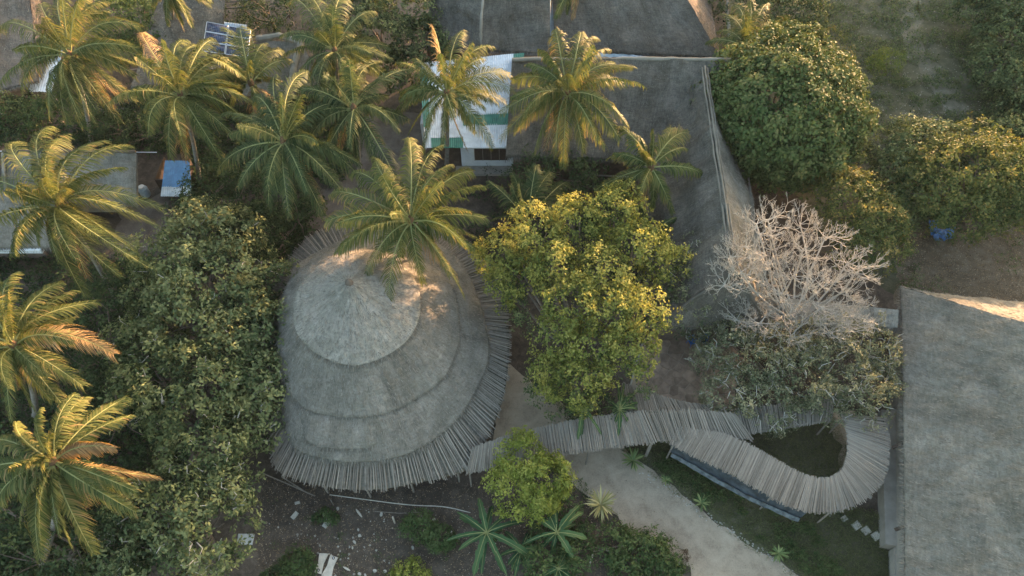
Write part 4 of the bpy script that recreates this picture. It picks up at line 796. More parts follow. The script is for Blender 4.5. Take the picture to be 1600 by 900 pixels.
# ------------------------------------------------------------------ palms
def frond(root, c, tip, leaf='palm', lift=0.26, wind=np.zeros(3), npair=64, lmax=None, tadd=0.0, lw=0.074):
    c = np.array(c, float); tip = np.array(tip, float); L = np.linalg.norm(tip - c); ctrl = c + (tip - c) * 0.5 - wind * L * 0.22 + UP * L * lift + rng.normal(0, 0.06 * L, 3) * [1, 1, 0.3]
    def B(t): t = t[:, None]; return (1 - t) ** 2 * c + 2 * t * (1 - t) * ctrl + t * t * tip
    t = np.linspace(0.14, 1.0, npair); P = B(t); T = nrm(np.gradient(P, axis=0)); side = nrm(np.cross(T, UP + 0.001)); up = np.cross(side, T)
    tw = rng.normal(0, 0.65); side, up = side * math.cos(tw) + up * math.sin(tw), up * math.cos(tw) - side * math.sin(tw)
    Lm = lmax or min(1.45, max(0.6, L * 0.27)); prof = np.interp(t, [0.14, 0.3, 0.6, 0.9, 1.0], [0.65, 1.0, 0.95, 0.6, 0.4]) * Lm
    Vs, Ts = [], []; hang = rng.uniform(0.5, 1.6)
    for s in (-1, 1):
        ln = (prof * rng.uniform(0.7, 1.12, npair) * (1 + 0.15 * np.sin(t * rng.uniform(14, 30) + rng.uniform(0, 6))))[:, None]; d0 = nrm(T * np.interp(t, [0, 1], [0.45, 1.1])[:, None] + s * side * 0.85 + up * 0.22 + rng.normal(0, 0.06, (npair, 3)))
        d1 = nrm(d0 + np.array([0, 0, -1]) * hang * rng.uniform(0.7, 1.3, (npair, 1)) + wind * 0.9)
        d2 = nrm(d1 + np.array([0, 0, -1]) * hang * 0.8 + wind * 0.6)
        a = P; m1 = a + d0 * ln * 0.38; m2 = m1 + d1 * ln * 0.34; e = m2 + d2 * ln * 0.3; w_ = T * lw / 2
        Vs.append(np.stack([a - w_ * .7, a + w_ * .7, m1 + w_, m1 - w_, m2 + w_ * .8, m2 - w_ * .8, e + w_ * .15, e - w_ * .15], 1).reshape(-1, 3))
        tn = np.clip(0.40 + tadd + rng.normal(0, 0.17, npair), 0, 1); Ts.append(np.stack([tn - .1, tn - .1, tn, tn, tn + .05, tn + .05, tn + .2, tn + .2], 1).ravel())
    V = np.vstack(Vs); m = 2 * npair; b = np.arange(m)[:, None] * 8; F = np.concatenate([b + [[0, 1, 2, 3]], b + [[3, 2, 4, 5]], b + [[5, 4, 6, 7]]]).astype(int)
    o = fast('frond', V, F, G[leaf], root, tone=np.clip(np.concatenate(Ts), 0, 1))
    tt = np.linspace(0, 1, 9); mb = MB(); mb.tube(B(tt), np.linspace(0.065, 0.012, 9) * min(1, L / 4), 5); mb.obj('midrib', M['midrib'], o, smooth=True)
    return o

def palm(label, cpx, zc, tips, foot=None, leaf='palm', wind=(0.25, -0.35, 0), dry=(), extra=13, nuts=4, group='coconut palms', young=4, npair=64):  # dry: indices of fronds with the orange sunlight put into their colour
    c = W(cpx[0], cpx[1], zc); f = W(foot[0], foot[1], 0) if foot else np.array([c[0] + rng.uniform(-1, 1), c[1] + rng.uniform(-1, 1), 0])
    root = thing('coconut_palm', label, 'palm tree', f, group); wv = np.array(wind, float)
    h = f * 0.45 + c * 0.55; h[2] = zc * 0.45; Q = smooth_line([f - [0, 0, 0.1], h, c - [0, 0, 0.25]], 3); Q = resamp(Q, 34); rr = np.linspace(0.19, 0.11, 34) * (1 + 0.07 * (np.arange(34) % 2)); rr[:3] *= [1.5, 1.25, 1.1]
    mb = MB(); mb.tube(Q, rr, 9); mb.obj('trunk', M['palm_bark'], root, smooth=True)
    mb = MB(); mb.tube([c - [0, 0, .4], c - [0, 0, .1], c + [0, 0, .25], c + [0, 0, .5]], [0.13, 0.24, 0.2, 0.06], 9); mb.obj('crown_shaft', M['fibre'], root, smooth=True)
    R = np.mean([np.linalg.norm(W(x, y, zc)[:2] - c[:2]) for x, y in tips])
    for i, (x, y) in enumerate(tips):
        v = np.array([x - cpx[0], y - cpx[1]], float); dn = v[1] / (np.linalg.norm(v) + 1e-6)       # +1 towards camera
        zt = zc + (-0.9 - 1.5 * dn) + rng.normal(0, 0.6); tip = W(x, y, zt)
        frond(root, c, tip, 'palm_dry_sunlit' if i in dry else leaf, rng.uniform(0.2, 0.34), wv, npair, tadd=rng.normal(0, 0.08))
    for i in range(extra):                         # inner fronds between the traced ones
        a = rng.uniform(0, 2 * math.pi); rr_ = R * rng.uniform(0.5, 0.95); tip = c + [math.cos(a) * rr_, math.sin(a) * rr_, rng.uniform(-2.6, 1.0)]; frond(root, c - [0, 0, .1], tip, leaf, 0.3, wv, 44, tadd=0.05)
    for i in range(int(rng.integers(1, 4)) if nuts else 0):
        a = rng.uniform(-2.6, 0.4); rr_ = R * rng.uniform(.25, .45); o = frond(root, c - [0, 0, .25], c + [math.cos(a) * rr_, math.sin(a) * rr_, -R * rng.uniform(.5, .75)], 'palm_dry_sunlit', .12, wv * .4, 30, tadd=-.25); o['label'] = 'dead brown frond hanging below the crown'
    for i in range(young):
        a = rng.uniform(0, 2 * math.pi); rr_ = R * rng.uniform(0.2, 0.42); tip = c + np.array([math.cos(a) * rr_, math.sin(a) * rr_, R * rng.uniform(0.4, 0.65)]) + wv * 0.5; frond(root, c, tip, leaf, 0.1, wv, 40, tadd=0.06, lmax=R * 0.17)
    for i in range(nuts):
        a = rng.uniform(0, 6.28); p = c + [math.cos(a) * 0.32, math.sin(a) * 0.32, -0.3 + rng.uniform(-.1, .1)]
        mb = MB(); mb.tube([p + [0, 0, -.15], p + [0, 0, -.1], p, p + [0, 0, .1], p + [0, 0, .15]], [0.03, .1, .13, .1, .03], 7); mb.obj('coconut', M['coconut'], root, smooth=True)
    return root
palm('windswept coconut palm in the top left corner beside the metal lean-to', (110, 86), 9.5, [(0, 50), (32, 96), (78, 180), (104, 188), (130, 200), (186, 190), (212, 158), (212, 118), (215, 75), (168, 22), (140, -5), (98, -8), (66, 6), (60, 60), (150, 172), (195, 140)], (143, 230), wind=(0.55, -0.35, 0))
palm('coconut palm with a sunlit crown just below the solar panels', (283, 150), 9.0, [(224, 52), (204, 145), (238, 190), (266, 246), (292, 240), (345, 248), (382, 225), (402, 205), (372, 90), (310, 70), (288, 62), (334, 62), (240, 95), (395, 160), (330, 225)], (312, 285), wind=(0.55, -0.35, 0), dry=(0,))
palm('leaning coconut palm at the left edge with a curved pale trunk', (93, 322), 9.5, [(-5, 285), (28, 222), (78, 198), (104, 212), (162, 220), (192, 262), (18, 398), (132, 462), (42, 310), (255, 326), (232, 418), (188, 432), (245, 352), (92, 410), (212, 395), (60, 380)], (180, 462), wind=(0.9, -0.4, 0), young=5)
palm('coconut palm cut off by the left edge halfway down the photo', (22, 540), 9.0, [(-20, 425), (22, 428), (92, 442), (148, 472), (176, 552), (128, 602), (104, 640), (54, 640), (18, 660), (-20, 650), (-50, 560), (-60, 500), (118, 520), (80, 625)], (55, 650), wind=(0.4, -0.3, 0), dry=(4,))
palm('large golden-lit coconut palm near the bottom left corner', (84, 722), 9.5, [(196, 622), (202, 650), (180, 700), (246, 746), (212, 800), (145, 864), (62, 872), (30, 780), (-10, 690), (-30, 740), (-10, 800), (130, 622), (62, 640), (25, 660), (212, 768), (110, 850)], (62, 890), wind=(0.35, -0.25, 0), dry=(2, 3), npair=76)
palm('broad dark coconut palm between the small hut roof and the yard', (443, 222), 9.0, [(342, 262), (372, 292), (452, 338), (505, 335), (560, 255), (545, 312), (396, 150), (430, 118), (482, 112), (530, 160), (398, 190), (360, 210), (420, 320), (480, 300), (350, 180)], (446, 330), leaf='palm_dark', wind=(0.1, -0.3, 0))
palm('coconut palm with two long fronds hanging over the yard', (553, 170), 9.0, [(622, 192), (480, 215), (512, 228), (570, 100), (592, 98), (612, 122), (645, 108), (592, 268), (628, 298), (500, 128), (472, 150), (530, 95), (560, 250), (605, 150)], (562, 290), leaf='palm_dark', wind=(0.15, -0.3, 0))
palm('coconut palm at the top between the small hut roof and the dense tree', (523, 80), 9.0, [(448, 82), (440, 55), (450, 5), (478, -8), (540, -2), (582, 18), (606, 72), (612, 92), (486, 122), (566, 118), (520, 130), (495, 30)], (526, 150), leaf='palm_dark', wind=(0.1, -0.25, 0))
palm('coconut palm overlapping the left half of the white metal roof', (698, 146), 9.0, [(676, 42), (722, 48), (766, 72), (748, 82), (796, 116), (778, 162), (770, 228), (742, 208), (612, 188), (640, 206), (662, 240), (622, 98), (650, 92), (690, 228), (625, 150)], (698, 262), leaf='palm', wind=(0.1, -0.25, 0), dry=(0,))
palm('coconut palm with a full crown over the left end of the L-shaped roof', (887, 146), 9.5, [(868, 46), (908, 50), (932, 62), (952, 78), (988, 106), (972, 130), (968, 218), (945, 228), (912, 238), (880, 262), (835, 236), (804, 205), (800, 152), (802, 124), (826, 100), (842, 78), (925, 175)], (882, 268), leaf='palm', wind=(0.05, -0.2, 0))
palm('small coconut palm in front of the thatched wing', (1017, 262), 7.5, [(960, 240), (968, 198), (975, 300), (992, 318), (1018, 328), (1052, 332), (1096, 270), (1072, 232), (1076, 208), (1050, 200), (1020, 202), (998, 212)], (1018, 330), leaf='palm', wind=(0, -0.1, 0), extra=3)
palm('broad coconut palm reaching over the back of the round hut', (642, 345), 9.2, [(518, 302), (550, 270), (510, 346), (530, 392), (628, 402), (662, 442), (702, 430), (724, 462), (758, 340), (756, 292), (738, 268), (702, 258), (690, 228), (640, 216), (586, 246), (740, 388), (575, 330)], (640, 420), leaf='palm', wind=(0.05, -0.2, 0), npair=72)
palm('low young palm behind the yellow-green tree', (824, 345), 4.5, [(764, 284), (800, 270), (838, 258), (886, 284), (914, 326), (768, 345), (792, 350), (860, 270)], (826, 372), leaf='palm_dark', wind=(0, 0, 0), nuts=0, extra=2)
palm('palm at the top edge beside the pinkish roof end', (1166, 74), 6.0, [(1130, 22), (1124, 48), (1148, 8), (1172, 2), (1198, 6), (1234, 28), (1226, 52), (1190, 84), (1138, 92), (1160, 100)], (1168, 110), leaf='palm', wind=(0.1, -0.1, 0), nuts=0, extra=2)
palm('golden palm cut by the top edge over the solar-panelled house', (266, -12), 9.0, [(330, 2), (300, 42), (262, 40), (238, 8), (340, -20), (220, -20), (285, 38)], (262, 60), leaf='palm', wind=(0.3, -0.3, 0), extra=3)
palm('crowded coconut palm between the solar panels and the dark palm', (392, 130), 8.5, [(350, 46), (342, 80), (375, 42), (412, 68), (442, 80), (438, 128), (330, 140), (425, 180), (360, 165)], (396, 200), leaf='palm', wind=(0.15, -0.25, 0), extra=4)
palm('palm frond tips hanging from the top edge between the two top roofs', (900, -30), 9.0, [(868, 28), (886, 22), (845, -20), (960, -20), (930, -60)], (900, 20), leaf='palm_dark', wind=(0, 0, 0), extra=1, young=2)
palm('small hidden palm at the right flank of the yellow-green tree', (1020, 365), 4.5, [(1056, 340), (1068, 362), (1050, 398), (1000, 320), (1066, 380)], (1022, 385), leaf='palm_dark', wind=(0, 0, 0), nuts=0, extra=1, young=1)

# ------------------------------------------------------------------ bare tree
bt = thing('bare_tree', 'leafless tree with dense pale grey branches in the right half', 'tree', W(1250, 560, 0))
foot = W(1250, 560, 0); crotch = W(1245, 505, 2.2)
mb = MB(); mb.tube(smooth_line([foot, (foot + crotch) / 2 + [.1, 0, 0], crotch], 2), np.linspace(0.34, 0.26, 9), 9); mb.obj('trunk', M['bark_pale'], bt, smooth=True)
limb_t = [(1195, 440, 5.2), (1158, 425, 7.6), (1205, 385, 6.0), (1255, 390, 6.4), (1325, 410, 6.0), (1295, 440, 5.6), (1322, 455, 5.0), (1240, 430, 6.2), (1175, 475, 4.6), (1285, 480, 5.0), (1165, 385, 8.0), (1200, 345, 7.6), (1250, 350, 6.0), (1225, 490, 4.4), (1330, 490, 4.4), (1138, 455, 4.6), (1150, 500, 4.4), (1338, 425, 5.0), (1290, 370, 6.0), (1142, 400, 8.0), (1132, 445, 7.2), (1185, 505, 4.6), (1235, 525, 4.4), (1300, 520, 4.6), (1182, 350, 8.2), (1270, 440, 6.2), (1215, 455, 5.8), (1322, 505, 4.6), (1160, 440, 6.2), (1200, 410, 6.6)]
def grow(mb, p, d, L, r, lev, out):
    q = p + d * L; m = (p + q) / 2 - UP * 0.08 * L + rng.normal(0, 0.05 * L, 3); q = q + UP * 0.06 * L
    mb.tube([p, m, q], [r, r * 0.88, r * 0.78], 5 if lev < 1 else 3, False)
    if lev >= 4: return
    for k in range(2 if rng.random() < 0.8 else 3):
        dd = nrm(nrm(q - m) + rng.normal(0, 0.42, 3) + UP * 0.1 + out * 0.08); grow(mb, q, dd, L * rng.uniform(0.62, 0.88), r * rng.uniform(0.7, 0.8), lev + 1, out)
for x, y, z in limb_t:
    e = W(x, y, z); mb = MB(); mid = crotch * 0.45 + e * 0.55 + [*rng.normal(0, 0.4, 2), -0.6]; P_ = smooth_line([crotch, mid, e], 2); mb.tube(P_, np.linspace(0.085, 0.045, 9), 6)
    out = nrm((e - crotch) * [1, 1, 0.2])
    for k in range(11):
        a = k * 2.4 + rng.uniform(-.4, .4); d = nrm(np.array([math.cos(a), math.sin(a), rng.uniform(-0.15, 0.7)]) + out * 0.35); grow(mb, P_[rng.integers(len(P_) - 3, len(P_))], d, rng.uniform(0.42, 0.68), 0.03, 0, out)
    mb.obj('branch', M['bark_pale'], bt, smooth=True)

# ------------------------------------------------------------------ bananas, rosettes
def paddle(root, c, tip, wd=0.34, lift=0.2, tn=0.5, leaf='banana', rib='midrib', nseg=9, fold=0.35, pet=0.12, name='leaf'):
    c = np.array(c, float); tip = np.array(tip, float); L = np.linalg.norm(tip - c); ctrl = (c + tip) / 2 + UP * L * lift
    if leaf == 'banana': nseg = 17
    t = np.linspace(0, 1, nseg)[:, None]; P = (1 - t) ** 2 * c + 2 * t * (1 - t) * ctrl + t * t * tip; T = nrm(np.gradient(P, axis=0)); s = nrm(np.cross(T, UP + .001)); u = np.cross(s, T)
    prof = np.interp(t[:, 0], [0, pet * .7, pet + .03, .35, .8, .94, 1], [0.04, 0.05, 0.8, 1, 0.85, 0.5, 0.05])[:, None] * wd * (1 + rng.normal(0, 0.16 if leaf == 'banana' else 0.05, (nseg, 1)))
    V = np.vstack([P - s * prof + u * prof * fold, P, P + s * prof + u * prof * fold]); F = []
    for i in range(nseg - 1): F += [(i, i + 1, nseg + i + 1, nseg + i), (nseg + i, nseg + i + 1, 2 * nseg + i + 1, 2 * nseg + i)]
    o = fast(name, V, np.array(F), G[leaf], root, tone=np.clip(np.full(len(V), tn) + rng.normal(0, .05, len(V)), 0, 1), smooth=False)
    if rib: mb = MB(); mb.tube(P[::2] + UP * 0.012, np.linspace(0.03, 0.008, len(P[::2])), 4); mb.obj('midrib', M[rib], o)
    return o
def banana(label, cpx, zc, tips, wd=0.3):
    c = W(*cpx, zc); f = np.array([c[0], c[1] + .1, 0]); root = thing('banana_plant', label, 'banana plant', f)
    mb = MB(); mb.tube([f, c * [1, 1, .5], c], [0.13, 0.1, 0.07], 8); mb.obj('stem', M['midrib'], root, smooth=True)
    for k in range(10): a = k * 2.4 + rng.uniform(-.7, .7); r_ = rng.uniform(.5, 1.5); paddle(root, c - [0, 0, .15], c + [math.cos(a) * r_, math.sin(a) * r_, rng.uniform(-1.1, -.2)], wd * rng.uniform(.4, .7), .45, rng.uniform(0, .5))
    for x, y, *z in tips: paddle(root, c, W(x, y, zc - 0.5 + (z[0] if z else rng.uniform(-.4, .3))), wd * rng.uniform(.45, .8), rng.uniform(.25, .45), rng.uniform(.2, .8))
M['rib_pale'] = M['midrib']
banana('large banana plant in the garden below the pole skirt', (760, 832), 1.9, [(748, 778), (714, 800), (718, 808), (697, 845), (716, 860), (740, 900), (752, 898), (792, 900), (786, 893), (832, 872), (822, 815), (800, 800), (770, 790)], 0.26)
banana('banana plant beside the yellowish spiky plant', (870, 832), 1.9, [(864, 772), (905, 790), (912, 800), (918, 842), (895, 872), (815, 852), (850, 790), (820, 800)], 0.24)
banana('lower banana plant squeezed between the two bigger ones', (815, 858), 1.3, [(850, 832), (836, 872), (800, 890), (782, 868), (830, 895), (790, 838), (858, 862)], 0.22)
banana('young banana plant with pale leaves at the bottom edge', (872, 888), 1.2, [(905, 870), (890, 905), (850, 900), (842, 880), (880, 852), (912, 895)], 0.2)
banana('banana plant hanging over the pole canopy below the yellow-green tree', (910, 640), 3.0, [(902, 692), (908, 690), (940, 680), (930, 660), (885, 650)], 0.16)
banana('banana-like plant right of the yellow-green tree above the canopy', (968, 640), 3.0, [(975, 598), (965, 600), (1000, 630), (1000, 642), (985, 668), (966, 682), (945, 625), (992, 615)], 0.15)
def rosette(name, label, cat, px, z, R, n, leaf, wd=0.07, up=0.5, gr=None):
    c = W(*px, 0); c[2] = z; root = thing(name, label, cat, (c[0], c[1], 0), gr)
    if z > 0.25: mb = MB(); mb.tube([[c[0], c[1], 0], c], 0.07, 7); mb.obj('stem', M['bark'], root)
    for i in range(n):
        a = i * 2.399 + rng.uniform(-.2, .2); r = R * rng.uniform(.7, 1.1); h = rng.uniform(-.15, up) * R
        paddle(root, c + [0, 0, .05], c + [math.cos(a) * r, math.sin(a) * r, h + .1], wd, 0.25, rng.uniform(.1, .9), leaf, None, 5, .3, .02)
rosette('agave', 'spiky green rosette plant at the corner of lawn and canopy', 'plant', (988, 722), 0.15, 0.85, 26, 'agave', 0.05)
rosette('agave', 'yellowish rosette plant on the lawn beside the slate tarp', 'plant', (1095, 788), 0.12, 0.6, 20, 'agave', 0.045)
rosette('agave', 'yellow-green rosette plant on the lawn near the path bottom', 'plant', (1214, 866), 0.12, 0.6, 20, 'agave', 0.045)
rosette('agave', 'small rosette plant on the lawn above the path edge', 'plant', (1040, 752), 0.1, 0.42, 14, 'agave', 0.04)
rosette('yucca', 'tall yellowish spiky plant with drooping dry leaves by the path', 'plant', (935, 800), 1.3, 1.0, 46, 'yucca', 0.045, 0.6)
tree('round dry brown bush at the path edge near the bottom', (1064, 874), [(1066, 868, 0.3, 0.32)], 'litter', 0.1, 7, 90, name='shrub', cat='shrub', tw=0.03, tone_add=-.3)

# ------------------------------------------------------------------ patio
pat = thing('patio', 'brown crazy-paved patio partly under the bushes', 'patio', W(1055, 580, 0), kind='structure')
del pat['category']
po = [(1006, 528), (1120, 505), (1160, 560), (1140, 650), (1060, 650), (985, 606)]
poly_sheet('bedding', po, 0.012, M['sand'], parent=pat, rough=0.0)
from mathutils import geometry
pp = [Vector(W(x, y, 0)[:2]) for x, y in po]
xs, ys = [p.x for p in pp], [p.y for p in pp]; cen = []
st = 0.62
for i in range(int((max(xs) - min(xs)) / st) + 2):
    for j in range(int((max(ys) - min(ys)) / st) + 2):
        cen.append((min(xs) + (i + .5 * (j % 2)) * st + rng.uniform(-.27, .27), min(ys) + j * st + rng.uniform(-.27, .27)))
def clip(poly, a, b):      # keep the side nearer a than b
    mx, my = (a[0] + b[0]) / 2, (a[1] + b[1]) / 2; nx, ny = a[0] - b[0], a[1] - b[1]; out = []
    for i in range(len(poly)):
        p, q = poly[i], poly[(i + 1) % len(poly)]; dp = (p[0] - mx) * nx + (p[1] - my) * ny; dq = (q[0] - mx) * nx + (q[1] - my) * ny
        if dp >= 0: out.append(p)
        if dp * dq < 0: t = dp / (dp - dq); out.append((p[0] + (q[0] - p[0]) * t, p[1] + (q[1] - p[1]) * t))
    return out
def inside(x, y, P):
    c = False
    for i in range(len(P)):
        a, b = P[i], P[i - 1]
        if (a[1] > y) != (b[1] > y) and x < (b[0] - a[0]) * (y - a[1]) / (b[1] - a[1]) + a[0]: c = not c
    return c
for a in cen:
    if not inside(a[0], a[1], [(p.x, p.y) for p in pp]): continue
    poly = [(a[0] - 1, a[1] - 1), (a[0] + 1, a[1] - 1), (a[0] + 1, a[1] + 1), (a[0] - 1, a[1] + 1)]
    for b in cen:
        if b != a and abs(a[0] - b[0]) < 2 and abs(a[1] - b[1]) < 2: poly = clip(poly, a, b)
        if len(poly) < 3: break
    if len(poly) < 3: continue
    z = 0.045 + rng.uniform(-.008, .012); P = np.array([(a[0] + (x - a[0]) * .95, a[1] + (y - a[1]) * .95, z) for x, y in poly]); mb = MB(); mb.slab(P, 0.04); mb.obj('flagstone', M['flag'], pat)
mb = MB(); mb.tube([W(1006, 527, .1), W(984, 606, .1)], 0.07, 5); mb.obj('kerb', M['stone'], pat)

# ------------------------------------------------------------------ evening haze
mb = MB(); mb.box((0, 200, 21.25), (1010, 1010, 44.5)); m_, n_, l_, b_ = mat('haze'); n_.remove(b_); pv = n_.new('ShaderNodeVolumePrincipled'); pv.inputs['Density'].default_value = 0.00008; pv.inputs['Color'].default_value = (.75, .85, 1.0, 1)
l_.new(pv.outputs[0], n_['Material Output'].inputs['Volume']); hz = mb.obj('haze', m_, None); tag(hz, 'thin pale evening haze over the whole place', 'haze', kind='stuff')
# ------------------------------------------------------------------ small things
def lump(name, px, size, mt, label, cat='stone', rz=0.0, group=None, h=None):
    """irregular worn block; size in metres (length,width,height)"""
    c = W(*px, 0); l_, w_, h_ = size; mb = MB(); sq = name in ('concrete_slab', 'broken_block', 'stepping_stone'); k = 4 if sq else 8; rings = []
    for zf, sc_ in ((0, .95), (.55, 1.0), (.9, .97 if sq else .9), (1, .9 if sq else .72)):
        for i in range(k):
            a = 2 * math.pi * (i + .5) / k; q = 1 / max(abs(math.cos(a)), abs(math.sin(a))) * (1.0 if sq else 0.82); rings.append([math.cos(a) * l_ / 2 * q * sc_ * rng.uniform(.9, 1.08), math.sin(a) * w_ / 2 * q * sc_ * rng.uniform(.9, 1.08), zf * h_])
    V = rotz(rings, rz) + c; F = [(r * k + i, r * k + (i + 1) % k, (r + 1) * k + (i + 1) % k, (r + 1) * k + i) for r in range(3) for i in range(k)] + [tuple(3 * k + i for i in range(k)), tuple(range(k))[::-1]]
    mb.add(V, F); o = mb.obj(name, M[mt], None, base=c); return tag(o, label, cat, group)
lump('concrete_slab', (384, 843), (0.95, 0.62, 0.16), 'concrete', 'pale grey rectangular slab at the left side of the garden under the trees', 'slab', 0.0)
lump('broken_block', (512, 817), (0.66, 0.3, 0.18), 'stone', 'pale rectangular broken block standing above the notched planks', 'block', 1.05)
lump('broken_block', (461, 806), (0.45, 0.24, 0.16), 'stone', 'white broken block at the left of the garden', 'block', 1.0)
lump('broken_block', (465, 786), (0.3, 0.16, 0.1), 'stone', 'small white shard highest in the left garden', 'block', 0.3)
lump('log', (561, 802), (0.78, 0.15, 0.13), 'wood_pale', 'short pale log lying left of the white fence post', 'log', -0.85)
lump('log', (542, 889), (0.6, 0.14, 0.12), 'wood_pale', 'curved pale log beside the notched planks', 'log', -0.45)
for i, (x, y, s_, lb) in enumerate([(560, 828, .2, 'pale stone topmost in the short row of four rubble stones'), (562, 837, .24, 'long pale stone second in the row of rubble stones'), (554, 847, .28, 'pale stone third in the row of rubble stones'), (551, 856, .2, 'lowest stone of the short rubble row'),
        (596, 804, .3, 'flat grey stone left of the white fence post'), (528, 795, .26, 'grey stone near the rail left end'), (645, 856, .27, 'round white stone alone on bare soil'), (435, 824, .14, 'tiny white stone left of the broken blocks'),
        (562, 897, .26, 'left one of two pale stones at the bottom edge'), (571, 899, .24, 'right one of two pale stones at the bottom edge'), (586, 892, .3, 'pale angular stone just left of the yellow-green shrub'), (602, 893, .26, 'brownish stone touching the yellow-green shrub'), (678, 812, .26, 'bluish white stone among the small green shrubs'),
        (1296, 806, .16, 'small white stone at the tip of the slate tarp'), (1146, 832, .2, 'white stone on the path edge near its bottom'), (1168, 848, .26, 'yellowish stone beside the path edge')]):
    lump('stone', (x, y), (s_, s_ * rng.uniform(.6, .85), s_ * .45), 'stone', lb, 'stone', rng.uniform(0, 3))
for (x, y), lb, s_ in (((1318, 811), 'rounded stepping stone nearest the curved canopy', .26), ((1337, 822), 'second square stepping stone from the curved canopy', .36), ((1352, 830), 'third square stepping stone from the curved canopy', .36), ((1368, 838), 'square stepping stone nearest the hall wall', .38)):
    lump('stepping_stone', (x, y), (s_ * 1.35, s_ * 1.15, .17), 'step', lb, 'stepping stone', 0.5, 'stepping stones leading to the hall')
# notched planks
def plank(pts, hole, label):
    root = thing('notched_plank', label, 'plank', W(*np.mean(pts, 0), 0)); P = np.array([W(x, y, 0.14) for x, y in pts]); c = P.mean(0)
    m1, m2 = (P[0] + P[3]) / 2, (P[1] + P[2]) / 2; m1 = m1 + (c - m1) * 0.3; m2 = m2 + (c - m2) * 0.3
    mb = MB(); mb.slab([P[0], P[1], m2, P[2], P[3], m1][::-1], 0.08); mb.obj('board', M['wood_pale'], root)
    h = W(*hole, 0.142); mb = MB(); mb.tube([h, h + [0, 0, 0.012]], 0.085, 12); mb.obj('hole_rim', M['wood_dark'], root); mb = MB(); mb.tube([h, h + [0, 0, 0.02]], 0.035, 8); mb.obj('bolt', M['aluminium'], root)
plank([(499, 864), (513, 865), (502, 897), (491, 894)], (497.5, 891), 'left of two pale notched planks with a hole near its lower end')
plank([(516, 867), (528, 871), (518, 902), (502, 899)], (521, 872), 'right of two pale notched planks with a hole near its upper end')
# garden rail
gf = thing('pole_rail', 'thin crooked pole rail on stakes running below the pole skirt', 'fence', W(620, 800, 0))
mb = MB(); mb.tube(smooth_line([W(515, 773, .95), W(560, 779, .95), W(612, 786, 1.0), (W(650, 790, .95)), W(695, 791, .95), W(735, 801, .7)], 2), 0.028, 5); mb.obj('rail', M['bark_pale'], gf)
mb = MB(); mb.tube([W(585, 799, .5), W(625, 802, .5), W(660, 800, .45)], 0.018, 5); mb.obj('rail', M['wood_grey'], gf)
for (x, y, z, mt, r) in ((617, 817, 1.1, 'wood_pale', .055), (521, 789, .9, 'wood_grey', .03), (660, 812, .95, 'wood_grey', .03)):
    p = W(x, y, 0); mb = MB(); mb.tube([p, p + [.02, 0.02, z]], r, 6); o = mb.obj('stake', M[mt], gf); 
    if r > .05: o['label'] = 'thick white fence post'
p = W(706, 838, 0); mb = MB(); mb.tube([p, p + [0.03, .05, .8]], .05, 6); tag(mb.obj('stake', M['wood_pale'], None), 'white stake standing alone left of the large banana plant', 'stake')
p = W(920, 884, 0); mb = MB(); mb.tube(smooth_line([p, p + [.12, .2, .3], p + [.2, .5, .6]], 1), .05, 6); tag(mb.obj('stake', M['wood_pale'], None), 'curved white stake near the bottom between the thickets', 'stake')
for i, (a, b, lb) in enumerate((((405, 737), (492, 775), 'long grey pole lying at the lower left tip of the pole skirt'), ((440, 745), (480, 770), 'shorter pole lying against the long grey pole'), ((925, 862), (975, 852), 'grey stick on top of the brush beside the path'), ((930, 855), (968, 866), 'grey stick crossing the brush beside the path'))):
    mb = MB(); mb.tube([W(*a, .2), (W(*a, .2) + W(*b, .12)) / 2 + [0, 0, .05], W(*b, .12)], .04, 5); tag(mb.obj('loose_pole', M['wood_grey'], None), lb, 'pole')
# chairs on the patio
def chair(px, rz, label):
    c = W(*px, 0) + [0, 0, .06]; root = thing('plastic_chair', label, 'chair', c, 'blue plastic chairs on the patio'); R_ = lambda p: rotz(np.array(p, float), rz) + c
    def bx(name, cc, sz, tilt=0):
        mb = MB(); mb.box(cc, sz); V = rotz(mb.v[0], rz) + c; mb.v = [V]; return mb.obj(name, M['plastic_blue'], root)
    bx('seat', (0, 0, .43), (.46, .46, .04)); bx('backrest', (0, .23, .68), (.46, .04, .42)); bx('armrest', (-.24, .0, .62), (.05, .42, .03)); bx('armrest', (.24, .0, .62), (.05, .42, .03))
    for x in (-.2, .2):
        for y in (-.2, .2): mb = MB(); mb.tube([R_((x * 1.15, y * 1.15, 0)), R_((x, y, .42))], .022, 5); mb.obj('leg', M['plastic_blue'], root)
chair((1079, 539), 0.4, 'bright blue plastic chair on the patio, left one of two'); chair((1097, 537), -0.5, 'shaded blue plastic chair on the patio, right one of two')
tp = thing('tarp_heap', 'crumpled blue tarp lying at the edge of the dirt clearing under a tree', 'tarp', W(1470, 368, 0))
cloth('sheet', [W(1450, 343, .5), W(1466, 343, .5), W(1474, 368, .2), W(1454, 366, .2)], 'tarp_blue', parent=tp, amp=.12, sc=.5)
cloth('sheet', [W(1458, 360, .4), W(1490, 355, .45), W(1490, 373, .15), W(1460, 377, .15)], 'tarp_blue', parent=tp, amp=.14, sc=.45)
# hose line above the left roof
mb = MB(); mb.tube([W(-10, 236, 3.6), W(120, 237, 3.5), W(245, 238, 3.4)], .035, 5); tag(mb.obj('wire', M['aluminium'], None), 'thin pale wire stretched along the roof behind the leaning palm', 'wire')

